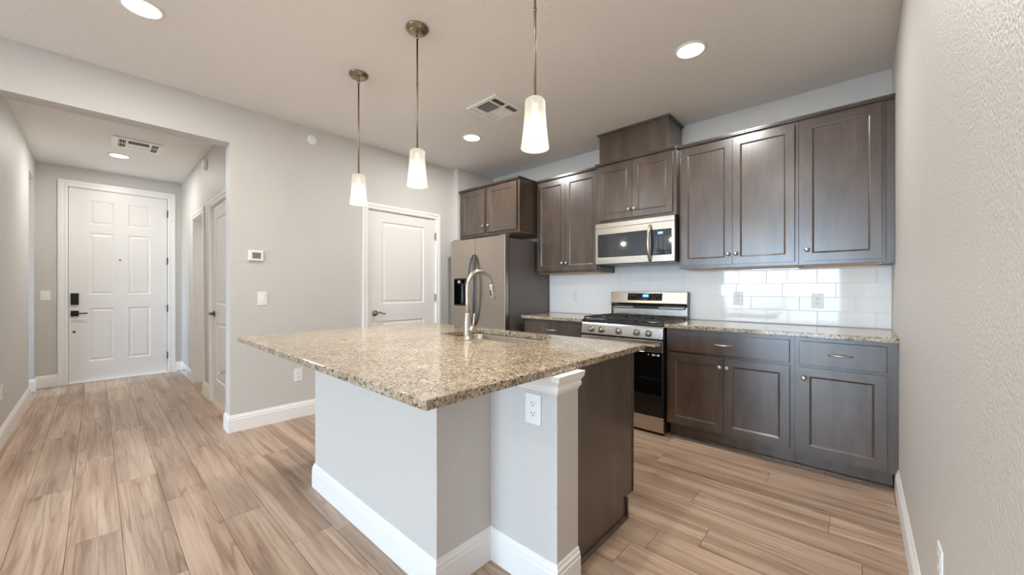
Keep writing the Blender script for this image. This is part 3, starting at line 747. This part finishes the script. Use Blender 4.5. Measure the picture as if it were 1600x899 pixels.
# dark cabinet run behind the knee wall
PXE = -0.902; YB = 1.954
MB().box(KX0, PXE - 0.019, CY1, 1.9335, 0.112, 0.655).box(KX0, PXE - 0.019, CY1, 1.85, 0.0015, 0.112).slab(lambda a, b, d: (a, b, d), (KX0, PXE - 0.019), (CY1, 1.9335), 0.655, iz0 - 0.0005, [(-2.12, -1.33, 1.50, 1.9285)]).build('cabinet_body', 'cab', isl)
MB().prism([(CY1 + 0.0005, 0.0015), (1.862, 0.0015), (1.862, 0.110), (YB - 0.012, 0.110), (YB - 0.012, iz0 - 0.0005), (CY1 + 0.0005, iz0 - 0.0005)], PXE - 0.018, PXE, 'x').build('end_panel', 'cab', isl, bevel=0.001)
MB().box(PXE - 0.018, PXE + 0.004, YB - 0.0115, YB, 0.110, iz0 - 0.0005).build('edge_stile', 'cab', isl, bevel=0.001)
MB().prism([(PXE + 0.0002, 0.0013), (PXE + 0.013, 0.0013), (PXE + 0.012, 0.010), (PXE + 0.006, 0.018), (PXE + 0.0002, 0.019)], CY1 + 0.016, 1.874, 'y').box(PXE - 0.018, PXE + 0.012, 1.8625, 1.874, 0.0013, 0.1095).build('shoe_moulding', 'cab', isl, bevel=0.001)
for a, b, kx in ((KX0 + 0.02, -1.93, -1.96), (-1.93, -1.43, -1.46), (-1.43, PXE - 0.03, -1.40)):
    cab_door(isl, a, b, 0.128, 0.845, 1.953, kx, 0.77, sgn=1)

# island countertop with a rounded sink cut-out
def rrect(cx, cy, hx, hy, r, n=6):
    pts = []
    for (sx_, sy_, a0) in ((1, 1, 0), (-1, 1, 90), (-1, -1, 180), (1, -1, 270)):
        for i in range(n + 1):
            a = math.radians(a0 + 90 * i / n); pts.append((cx + sx_ * (hx - r) + r * math.cos(a), cy + sy_ * (hy - r) + r * math.sin(a)))
    return pts
SX, SY, HX, HY = -1.725, 1.7275, 0.360, 0.1875
ct = MB(); inner = rrect(SX, SY, HX, HY, 0.05)
def to_rect(p):
    dx, dy = p[0] - SX, p[1] - SY; ts = []
    if dx > 1e-9: ts.append((ix1 - SX) / dx)
    if dx < -1e-9: ts.append((ix0 - SX) / dx)
    if dy > 1e-9: ts.append((iy1 - SY) / dy)
    if dy < -1e-9: ts.append((iy0 - SY) / dy)
    t = min(ts); return (SX + dx * t, SY + dy * t)
def ray_in(p):  # sink outline point in the direction of p
    return p
loop = [(q, to_rect(q)) for q in inner]
# insert the four counter corners
out = []
import bisect
n_ = len(loop)
corners = [(ix1, iy1), (ix0, iy1), (ix0, iy0), (ix1, iy0)]
ang = lambda p: math.atan2(p[1] - SY, p[0] - SX) % (2 * math.pi)
items = [(ang(q), q, r) for q, r in loop]
for c in corners:
    a = ang(c)
    # nearest inner point by angle
    q = min(inner, key=lambda p: abs((ang(p) - a + math.pi) % (2 * math.pi) - math.pi))
    items.append((a, q, c))
items.sort(key=lambda t: t[0])
N = len(items)
tv, bv, it, ib = {}, {}, {}, {}
def gv(d, k, z):
    kk = (round(k[0], 6), round(k[1], 6))
    if kk not in d: d[kk] = ct.bm.verts.new((k[0], k[1], z))
    return d[kk]
for i in range(N):
    _, q0, r0 = items[i]; _, q1, r1 = items[(i + 1) % N]
    for di, do, z in ((it, tv, iz1), (ib, bv, iz0)):
        vs = [gv(di, q0, z), gv(di, q1, z), gv(do, r1, z), gv(do, r0, z)]
        vs = [v for k, v in enumerate(vs) if v not in vs[:k]]
        if len(vs) >= 3:
            try: ct.bm.faces.new(vs)
            except ValueError: pass
    if r0 != r1: ct.bm.faces.new((gv(tv, r0, iz1), gv(tv, r1, iz1), gv(bv, r1, iz0), gv(bv, r0, iz0)))
    if q0 != q1:
        try: ct.bm.faces.new((gv(it, q0, iz1), gv(it, q1, iz1), gv(ib, q1, iz0), gv(ib, q0, iz0)))
        except ValueError: pass
bmesh.ops.recalc_face_normals(ct.bm, faces=ct.bm.faces)
o = ct.build('island_countertop', 'granite', None, bevel=0.004, segs=3, origin=(-1.85, 1.3, iz0))
tag(o, 'large polished speckled tan granite island countertop', 'countertop')

# undermount sink
sk = thing('kitchen_sink', 'stainless undermount sink set in the island countertop', 'sink', (SX, SY, 0.68))
sb = MB()
rings = [(HX + 0.012, HY + 0.012, 0.06, 0.8690), (HX + 0.002, HY + 0.002, 0.052, 0.8690), (HX - 0.002, HY - 0.002, 0.05, 0.862), (HX - 0.008, HY - 0.008, 0.05, 0.72), (HX - 0.03, HY - 0.03, 0.04, 0.695), (0.06, 0.06, 0.05, 0.690)]
prev = None
for hx, hy, r, z in rings:
    cur = [sb.bm.verts.new((p[0], p[1], z)) for p in rrect(SX, SY, hx, hy, r)]
    if prev:
        for i in range(len(cur)):
            j = (i + 1) % len(cur); f = sb.bm.faces.new((prev[i], prev[j], cur[j], cur[i])); f.smooth = True
    prev = cur
sb.bm.faces.new(prev)
sb.build('basin', 'steel', sk)
MB().lathe([(0, 0.002), (0.035, 0.002), (0.045, 0.004), (0.055, 0.003), (0.056, 0.0005)], (SX, SY, 0.690), 'z').build('drain', 'nickel', sk)
# gooseneck faucet
FX, FY = -1.696, 1.468
fa = thing('kitchen_faucet', 'brushed nickel gooseneck pull-down faucet on the island', 'faucet', (FX, FY, iz1))
MB().lathe([(0, 0.0005), (0.029, 0.0005), (0.029, 0.006), (0.0235, 0.010), (0.0225, 0.06), (0.021, 0.115), (0.0155, 0.150), (0.014, 0.155), (0, 0.155)], (FX, FY, iz1), 'z', 28).build('faucet_body', 'nickel', fa)
pts = [(FX, FY, 1.045), (FX, FY, 1.12), (FX, FY, 1.205)]
cy_, r_ = FY + 0.0985, 0.0985
for i in range(1, 17):
    a = math.pi - math.pi * i / 16 * 0.94; pts.append((FX, cy_ + r_ * math.cos(a), 1.205 + r_ * math.sin(a)))
MB().tube(pts, 0.0125, 16).build('gooseneck', 'nickel', fa)
e1 = Vector(pts[-1]); dr = Vector((0, 0.20, -1)).normalized()
hd = MB().tube([e1 + dr * t for t in (-0.004, 0.006, 0.03, 0.06, 0.084, 0.088)], [0.0125, 0.0145, 0.0155, 0.017, 0.0185, 0.016], 18).build('spray_head', 'nickel', fa)
MB().tube([e1 + dr * 0.034 + Vector((0, -0.013, 0)), e1 + dr * 0.070 + Vector((0, -0.0155, 0))], 0.006, 10).build('spray_button', 'blackplastic', hd)
hb = MB().tube([(FX + 0.015, FY, 0.962), (FX + 0.060, FY, 0.966)], [0.0165, 0.0175], 18).build('handle_hub', 'nickel', fa)
MB().tube([(FX + 0.048, FY, 0.975), (FX + 0.053, FY, 1.0), (FX + 0.062, FY - 0.002, 1.055)], [0.0085, 0.0065, 0.005], 10).build('lever', 'nickel', hb)
plate(fY(-0.968, CY0, 0.716), 'outlet', 'white outlet on the island column under the counter', 0.08, 0.122)

# ------------------------------------------------------------------ refrigerator
rf = thing('refrigerator', 'stainless side-by-side refrigerator with an ice and water dispenser', 'refrigerator', (-3.26, 3.4, 0))
RX0, RX1, RYF = -3.722, -2.800, 2.951
MB().box(RX0 + 0.006, RX1 - 0.006, RYF + 0.075, YC - 0.03, 0.02, 1.752).build('body', 'fridge_side', rf, bevel=0.003)
MB().box(RX0 + 0.01, RX1 - 0.01, RYF + 0.05, RYF + 0.30, 0.0015, 0.075).build('kick_grille', 'blackplastic', rf)
XG = -3.292
ld = MB().slab(lambda a, b, d: (a, d, b), (RX0, XG - 0.003), (0.08, 1.782), RYF, RYF + 0.062, [(-3.668, -3.405, 0.998, 1.322)]).build('door', 'steel_fridge', rf, bevel=0.007, segs=3)
rd = MB().box(XG + 0.003, RX1, RYF, RYF + 0.062, 0.08, 1.782).build('door', 'steel_fridge', rf, bevel=0.007, segs=3)
dsp = MB().slab(lambda a, b, d: (a, d, b), (-3.6675, -3.4055), (0.9985, 1.3215), RYF + 0.004, RYF + 0.061, [(-3.655, -3.418, 1.012, 1.308)]).box(-3.656, -3.417, RYF + 0.055, RYF + 0.0605, 1.012, 1.308).build('dispenser_recess', 'blackglass', ld)
MB().lathe([(0, 0), (0.030, 0), (0.032, 0.03), (0.018, 0.045), (0, 0.045)], (-3.585, RYF + 0.03, 1.262), 'z', 20).build('ice_chute', 'nickel', dsp)
MB().box(-3.570, -3.540, RYF + 0.040, RYF + 0.050, 1.03, 1.24).build('paddle', 'steel_dark', dsp, bevel=0.003)
for dd, xh, sg in ((ld, XG - 0.030, -1), (rd, XG + 0.032, 1)):
    pts = []
    for i in range(21):
        t = i / 20; z = 0.78 + 0.81 * t; bow = math.sin(math.pi * t)
        pts.append((xh + sg * 0.030 * (bow - 0.5), RYF - 0.006 - 0.058 * bow ** 0.55, z))
    MB().tube(pts, [0.010] + [0.013] * 19 + [0.010], 12).build('handle', 'steel_dark', dd)
MB().box(-2.872, -2.862, RYF - 0.0012, RYF + 0.001, 1.315, 1.36).build('badge', 'nickel', rd)
for x in (RX0 + 0.02, RX1 - 0.10): MB().box(x, x + 0.08, RYF + 0.02, RYF + 0.10, 1.7825, 1.795).build('hinge_cover', 'fridge_side', rf, bevel=0.004)

# ------------------------------------------------------------------ gas range
rg = thing('gas_range', 'stainless freestanding gas range with black glass oven door', 'range', (-1.55, 3.4, 0))
GX0, GX1, GYF = -1.9345, -1.1725, 3.085
MB().box(GX0, GX1, GYF + 0.045, YC - 0.02, 0.03, 0.893).box(GX0 + 0.03, GX1 - 0.03, GYF + 0.09, YC - 0.05, 0.0015, 0.03).build('body', 'blackplastic', rg)
dw = MB().box(GX0, GX1, GYF + 0.008, GYF + 0.045, 0.024, 0.148).build('storage_drawer', 'steel', rg, bevel=0.003)
od = MB().box(GX0, GX1, GYF, GYF + 0.044, 0.156, 0.772).build('oven_door', 'blackplastic', rg, bevel=0.003)
MB().box(GX0 + 0.008, GX1 - 0.008, GYF - 0.0035, GYF, 0.170, 0.676).build('glass', 'blackglass', od, bevel=0.001)
MB().box(GX0, GX1, GYF - 0.004, GYF, 0.680, 0.770).build('door_band', 'steel', od, bevel=0.002)
hb = MB()
hb.tube([(GX0 + 0.045, GYF - 0.050, 0.735), (GX1 - 0.045, GYF - 0.050, 0.735)], 0.0125, 16)
for x in (GX0 + 0.060, GX1 - 0.060): hb.box(x - 0.012, x + 0.012, GYF - 0.048, GYF - 0.004, 0.724, 0.746)
hb.build('handle', 'steel', od, bevel=0.003)
for x, s_ in ((GX1 - 0.118, 0.004), (GX1 - 0.078, 0.009), (GX1 - 0.058, 0.004), (GX1 - 0.036, 0.009)):
    MB().box(x - s_, x + s_, GYF - 0.0042, GYF - 0.0036, 0.655 - min(s_, 0.007), 0.655 + min(s_, 0.007)).build('door_mark', 'plastic', od)
cpn = MB().prism([(GYF - 0.004, 0.786), (GYF + 0.045, 0.786), (GYF + 0.045, 0.8925), (GYF + 0.020, 0.8925), (GYF + 0.006, 0.874)], GX0, GX1, 'x').build('control_panel', 'steel', rg, bevel=0.002)
for x in (-1.828, -1.726, -1.559, -1.394, -1.290):
    yk = GYF + 0.0005
    kb = MB().lathe([(0, 0), (0.028, 0), (0.028, 0.008), (0.023, 0.010), (0.0225, 0.030), (0.020, 0.034), (0, 0.034)], (x, yk, 0.829), 'y', 28, -1).build('knob', 'steel', rg)
    MB().box(x - 0.0035, x + 0.0035, yk - 0.041, yk - 0.033, 0.809, 0.850).build('grip', 'steel_dark', kb, bevel=0.001)
MB().prism([(GYF + 0.012, 0.8935), (YC - 0.085, 0.8935), (YC - 0.085, 0.912), (GYF + 0.060, 0.908), (GYF + 0.014, 0.914)], GX0 - 0.001, GX1 + 0.001, 'x').build('cooktop', 'blackplastic', rg, bevel=0.002)
burn = [(-1.80, 3.24, 0.045), (-1.80, 3.51, 0.036), (-1.553, 3.375, 0.040), (-1.31, 3.24, 0.050), (-1.31, 3.51, 0.034)]
for x, y, r in burn:
    bn = MB().lathe([(0, 0.0), (r + 0.012, 0.0), (r + 0.008, 0.008), (r, 0.010), (0, 0.010)], (x, y, 0.9105), 'z', 24).build('burner', 'nickel', rg)
    MB().lathe([(0, 0.0), (r, 0.0), (r, 0.006), (r - 0.006, 0.009), (0, 0.009)], (x, y, 0.9208), 'z', 24).build('burner_cap', 'castiron', bn)
def grate(x0, x1, y0, y1):
    g = MB(); w = 0.0055; z0, z1 = 0.930, 0.943
    for y in (y0, y1): g.box(x0, x1, y - w, y + w, z0, z1)
    for x in (x0, x1): g.box(x - w, x + w, y0, y1, z0, z1)
    ym = (y0 + y1) / 2; g.box(x0, x1, ym - w, ym + w, z0, z1)
    n = 4
    for i in range(1, n):
        x = x0 + (x1 - x0) * i / n
        g.box(x - w * 0.8, x + w * 0.8, y0, y0 + 0.10, z0, z1).box(x - w * 0.8, x + w * 0.8, ym - 0.07, ym + 0.07, z0, z1).box(x - w * 0.8, x + w * 0.8, y1 - 0.10, y1, z0, z1)
    for yy in (y0 + 0.135, y1 - 0.135):
        g.box(x0, x0 + (x1 - x0) * 0.34, yy - w * 0.8, yy + w * 0.8, z0, z1).box(x1 - (x1 - x0) * 0.34, x1, yy - w * 0.8, yy + w * 0.8, z0, z1)
    for x in (x0, x1):
        for y in (y0, y1): g.box(x - 0.007, x + 0.007, y - 0.007, y + 0.007, 0.9125, z0)
    g.build('grate', 'castiron', rg, bevel=0.0015)
grate(-1.918, -1.680, 3.115, 3.640); grate(-1.668, -1.438, 3.115, 3.640); grate(-1.426, -1.189, 3.115, 3.640)
bg = MB().prism([(YC - 0.092, 1.058), (YC - 0.072, 1.164), (YC - 0.030, 1.170), (YC - 0.016, 1.160), (YC - 0.016, 0.893), (YC - 0.058, 0.893), (YC - 0.058, 1.020)], GX0, GX1, 'x').build('backguard', 'steel', rg, bevel=0.0015)
for x in (GX0 - 0.0015, GX1): MB().box(x, x + 0.0015, YC - 0.080, YC - 0.014, 0.895, 1.165).build('side_cap', 'steel_dark', bg)
def slant(z): return YC - 0.092 + (z - 1.058) / (1.164 - 1.058) * 0.020
def sl_box(x0, x1, z0, z1, d0, d1):
    b = MB(); n = Vector((0, -1, 0.19)).normalized()
    P = lambda a, z, d: tuple(Vector((a, slant(z), z)) + n * d)
    v = [b.bm.verts.new(P(a, z, d)) for d in (d0, d1) for z in (z0, z1) for a in (x0, x1)]
    fs = [b.bm.faces.new([v[i] for i in q]) for q in ((0, 1, 3, 2), (4, 6, 7, 5), (0, 4, 5, 1), (1, 5, 7, 3), (3, 7, 6, 2), (2, 6, 4, 0))]
    bmesh.ops.recalc_face_normals(b.bm, faces=fs); return b
cpd = sl_box(-1.752, -1.402, 1.083, 1.154, 0.0002, 0.0018).build('control_display', 'blackglass', bg)
sl_box(-1.598, -1.532, 1.115, 1.146, 0.0018, 0.0022).build('clock_window', 'blue', cpd)
for dx in (0.0, 0.010, 0.026, 0.036):
    sl_box(-1.588 + dx, -1.581 + dx, 1.122, 1.139, 0.0022, 0.0025).build('clock_digit', 'bluedigit', cpd)
for x, z in [(-1.72, 1.132), (-1.70, 1.132), (-1.672, 1.137), (-1.62, 1.098), (-1.598, 1.098), (-1.576, 1.098), (-1.554, 1.098), (-1.50, 1.10), (-1.47, 1.098), (-1.43, 1.098), (-1.43, 1.138), (-1.46, 1.13), (-1.50, 1.13), (-1.48, 1.115)]:
    sl_box(x - 0.006, x + 0.006, z - 0.002, z + 0.002, 0.0018, 0.0021).build('key_legend', 'legend', cpd)
vt = MB().box(GX0 + 0.02, GX1 - 0.02, YC - 0.0655, YC - 0.0585, 1.000, 1.030).build('vent_slot', 'blackplastic', bg)
for x0, x1 in ((GX0 + 0.03, -1.70), (-1.44, GX1 - 0.03)): MB().box(x0, x1, YC - 0.072, YC - 0.066, 1.008, 1.020).build('vent_trim', 'steel', vt, bevel=0.002)

# ------------------------------------------------------------------ microwave
mw = thing('microwave', 'stainless over-the-range microwave with a curved handle', 'microwave', (-1.553, 3.5, 1.44))
NX0, NX1, NYF, NZ0, NZ1 = -1.9365, -1.1705, 3.342, 1.440, 1.834
MB().box(NX0 + 0.002, NX1 - 0.002, NYF + 0.030, YC - 0.012, NZ0 + 0.004, NZ1 + 0.004).build('case', 'blackplastic', mw, bevel=0.002)
XK = -1.386
PM = lambda a, b, d: (a, d, b)
mdr = MB().slab(PM, (NX0, XK + 0.002), (NZ0, NZ1 - 0.047), NYF, NYF + 0.028, [(-1.910, -1.408, 1.503, 1.727)]).build('door', 'steel', mw, bevel=0.0015)
MB().box(-1.9095, -1.4085, NYF + 0.002, NYF + 0.006, 1.5035, 1.7265).build('door_glass', 'micro_glass', mdr)
MB().slab(PM, (XK + 0.0025, NX1), (NZ0, NZ1 - 0.047), NYF, NYF + 0.028, [(-1.379, -1.196, 1.497, 1.722)]).build('control_frame', 'steel', mw, bevel=0.0015)
kpd = MB().box(-1.3785, -1.1965, NYF + 0.001, NYF + 0.006, 1.4975, 1.7215).build('keypad', 'micro_glass', mw)
MB().box(-1.318, -1.268, NYF + 0.0004, NYF + 0.001, 1.680, 1.704).build('clock_window', 'blue', kpd)
for x in (-1.310, -1.298, -1.284): MB().box(x, x + 0.008, NYF + 0.0001, NYF + 0.0004, 1.685, 1.699).build('clock_digit', 'bluedigit', kpd)
for r in range(7):
    for c in range(3): MB().box(-1.335 + c * 0.040, -1.321 + c * 0.040, NYF + 0.0004, NYF + 0.001, 1.645 - r * 0.020, 1.648 - r * 0.020).build('key_legend', 'legend', kpd)
MB().box(NX0, NX1, NYF, NYF + 0.028, NZ1 - 0.045, NZ1).build('vent_band', 'steel', mw, bevel=0.0015)
pts = [(-1.383, NYF - 0.002 - 0.045 * math.sin(math.pi * t) ** 0.6, 1.452 + 0.310 * t) for t in [i / 18 for i in range(19)]]
MB().tube(pts, 0.0135, 14).build('handle', 'steel', mdr)
MB().box(NX0 + 0.02, NX1 - 0.02, NYF + 0.05, YC - 0.06, NZ0 - 0.004, NZ0 + 0.0035).build('grease_filter', 'steel_dark', mw)
MB().box(NX0, NX1, NYF + 0.004, NYF + 0.05, NZ0 - 0.006, NZ0 - 0.0005).build('bottom_lip', 'blackplastic', mw)

# ------------------------------------------------------------------ pendants
def pendant(x, y, label):
    t = thing('pendant_light', label, 'pendant light', (x, y, 1.804), 'pendant lights over the island')
    z0 = 1.804
    MB().lathe([(0, -0.001), (0.066, -0.001), (0.067, -0.006), (0.062, -0.011), (0.058, -0.012), (0.056, -0.019), (0.045, -0.024), (0.010, -0.026), (0, -0.026)], (x, y, ZC), 'z', 36).build('canopy', 'bronze', t)
    hk = MB()
    for cz, ax in ((ZC - 0.036, 0), (ZC - 0.055, 1)):
        p = []
        for i in range(17):
            a = 2 * math.pi * i / 16; u, w = 0.008 * math.cos(a), 0.012 * math.sin(a)
            p.append((x + (u if ax == 0 else 0), y + (u if ax else 0), cz + w))
        hk.tube(p, 0.0026, 8)
    hk.build('hook', 'bronze', t)
    MB().tube([(x, y, ZC - 0.066), (x, y, z0 + 0.222)], 0.0052, 12).lathe([(0, -0.004), (0.007, -0.004), (0.007, 0.012), (0, 0.013)], (x, y, 2.40), 'z', 12).build('rod', 'bronze', t)
    MB().lathe([(0, 0.226), (0.012, 0.226), (0.026, 0.2195), (0.027, 0.2165), (0, 0.2165)], (x, y, z0), 'z', 24).build('cap', 'bronze', t)
    pr = [(0.0610, 0.000), (0.0600, 0.004), (0.0560, 0.035), (0.0520, 0.070), (0.0487, 0.105), (0.0463, 0.140), (0.0450, 0.170), (0.0443, 0.195), (0.0415, 0.208), (0.0330, 0.2155), (0.012, 0.216)]
    inn = [(r - 0.004, h) for r, h in pr[::-1]][1:]
    prof = pr + [(0.010, 0.212), (0.030, 0.211)] + [(r - 0.0005, min(h, 0.205)) for r, h in inn[1:-1]] + [(0.057, 0.0)] + [(0.0610, 0.0)]
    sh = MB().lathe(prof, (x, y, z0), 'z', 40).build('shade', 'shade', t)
    MB().lathe([(0, 0.0), (0.018, 0.008), (0.024, 0.028), (0.018, 0.050), (0.013, 0.060), (0.012, 0.090), (0, 0.090)], (x, y, z0 + 0.104), 'z', 20).build('bulb', 'bulb', t)
    l = bpy.data.lights.new('pendant_bulb', 'POINT'); l.energy = PEND; l.color = (1.0, 0.92, 0.79); l.shadow_soft_size = 0.02
    lo = bpy.data.objects.new('pendant_bulb', l); COL.objects.link(lo); lo.parent = t; lo.location = (0, 0, 0.078)
    return t
pendant(-2.658, 1.272, 'pendant light with white glass shade, leftmost and farthest of three')
pendant(-1.930, 1.28, 'pendant light with white glass shade, middle of the three')
pendant(-1.036, 1.28, 'pendant light with white glass shade, nearest the cooking range')

# ------------------------------------------------------------------ recessed lights
def can(x, y, label, power=CAN, r=0.078):
    t = thing('ceiling_light', label, 'ceiling light', (x, y, ZC), 'round recessed ceiling lights')
    MB().lathe([(r, -0.0035), (r + 0.002, -0.008), (r + 0.012, -0.006), (r + 0.018, -0.0005), (r, -0.0005)], (x, y, ZC), 'z', 40).build('trim_ring', 'plastic', t)
    MB().lathe([(0, -0.010), (r * 0.6, -0.009), (r * 0.92, -0.006), (r - 0.0005, -0.001), (0, -0.001)], (x, y, ZC), 'z', 40).build('lens', 'lens', t)
    l = bpy.data.lights.new('ceiling_lamp', 'AREA'); l.shape = 'DISK'; l.size = 2 * r * 0.9; l.energy = power; l.color = (1.0, 0.985, 0.95)
    lo = bpy.data.objects.new('ceiling_lamp', l); COL.objects.link(lo); lo.parent = t; lo.location = (0, 0, -0.0115)
    return t
can(-2.895, 0.168, 'round recessed ceiling light at the top edge nearest the hall')
can(-0.805, 2.583, 'round recessed ceiling light above the right-hand cabinets', CAN * 1.25)
can(-2.912, 2.578, 'small-looking round recessed ceiling light before the refrigerator', CAN * 1.25)
can(-6.31, 0.178, 'round recessed ceiling light in the entry hall')
can(-0.805, 0.168, 'round recessed ceiling light over the near end of the kitchen')
can(-2.9, -3.2, 'round recessed ceiling light in the living area, left side')
can(-0.85, -3.2, 'round recessed ceiling light in the living area, right side')

# ------------------------------------------------------------------ ceiling vents
def louvers(mb, x0, x1, y0, y1, along, n, z, tilt, wf=0.48, th=0.0012):
    """slats running along axis 'x' or 'y'"""
    for i in range(n):
        t = (i + 0.5) / n
        if along == 'x':
            yc = y0 + (y1 - y0) * t; w = (y1 - y0) / n * wf
            mb.prism([(yc - w, z - tilt * w), (yc + w, z + tilt * w), (yc + w, z + tilt * w + th), (yc - w, z - tilt * w + th)], x0, x1, 'x')
        else:
            xc = x0 + (x1 - x0) * t; w = (x1 - x0) / n * wf
            mb.prism([(xc - w, z - tilt * w), (xc + w, z + tilt * w), (xc + w, z + tilt * w + th), (xc - w, z - tilt * w + th)], y0, y1, 'y')
def vent(name, label, X0, X1, Y0, Y1, cells, z=ZC):
    t = thing(name, label, 'air vent', ((X0 + X1) / 2, (Y0 + Y1) / 2, z))
    holes = [c[:4] for c in cells]
    MB().slab(lambda a, b, d: (a, b, d), (X0, X1), (Y0, Y1), z - 0.012, z - 0.0085, holes).build('frame', 'plastic', t, bevel=0.0015)
    MB().slab(lambda a, b, d: (a, b, d), (X0 + 0.004, X1 - 0.004), (Y0 + 0.004, Y1 - 0.004), z - 0.0085, z - 0.0005, [(X0 + 0.012, X1 - 0.012, Y0 + 0.012, Y1 - 0.012)]).build('flange', 'plastic', t)
    MB().box(X0 + 0.012, X1 - 0.012, Y0 + 0.012, Y1 - 0.012, z - 0.0012, z - 0.0006).build('duct_shade_plate', 'duct', t)  # solid dark plate, paints the shade seen between the slats
    sl = MB()
    for c in cells: louvers(sl, c[0], c[1], c[2], c[3], c[4], c[5], z - 0.0075, c[6], *c[7:])
    sl.build('louvers', 'plastic', t)
    return t
vent('ceiling_vent', 'square white ceiling vent with four louver sections', -2.475, -2.120, 2.125, 2.480,
     [(-2.385, -2.232, 2.158, 2.294, 'x', 9, 0.30, 0.16), (-2.208, -2.158, 2.158, 2.288, 'y', 2, -0.3, 0.10), (-2.208, -2.158, 2.314, 2.440, 'x', 5, 0.3, 0.10),
      (-2.385, -2.232, 2.314, 2.440, 'x', 9, -0.15), (-2.440, -2.405, 2.158, 2.294, 'y', 3, 0.1), (-2.440, -2.405, 2.314, 2.440, 'y', 3, 0.1)])
vent('ceiling_vent', 'rectangular white ceiling vent in the entry hall', -5.90, -5.50, 0.105, 0.490,
     [(-5.845, -5.710, 0.155, 0.208, 'x', 3, 0.0, 0.12), (-5.690, -5.555, 0.155, 0.208, 'x', 3, 0.0, 0.12), (-5.675, -5.555, 0.225, 0.383, 'y', 3, -0.1, 0.08), (-5.80, -5.69, 0.225, 0.388, 'y', 4, 0.08),
      (-5.845, -5.710, 0.402, 0.455, 'x', 4, 0.0, 0.12), (-5.690, -5.555, 0.402, 0.455, 'x', 4, 0.0, 0.12)])
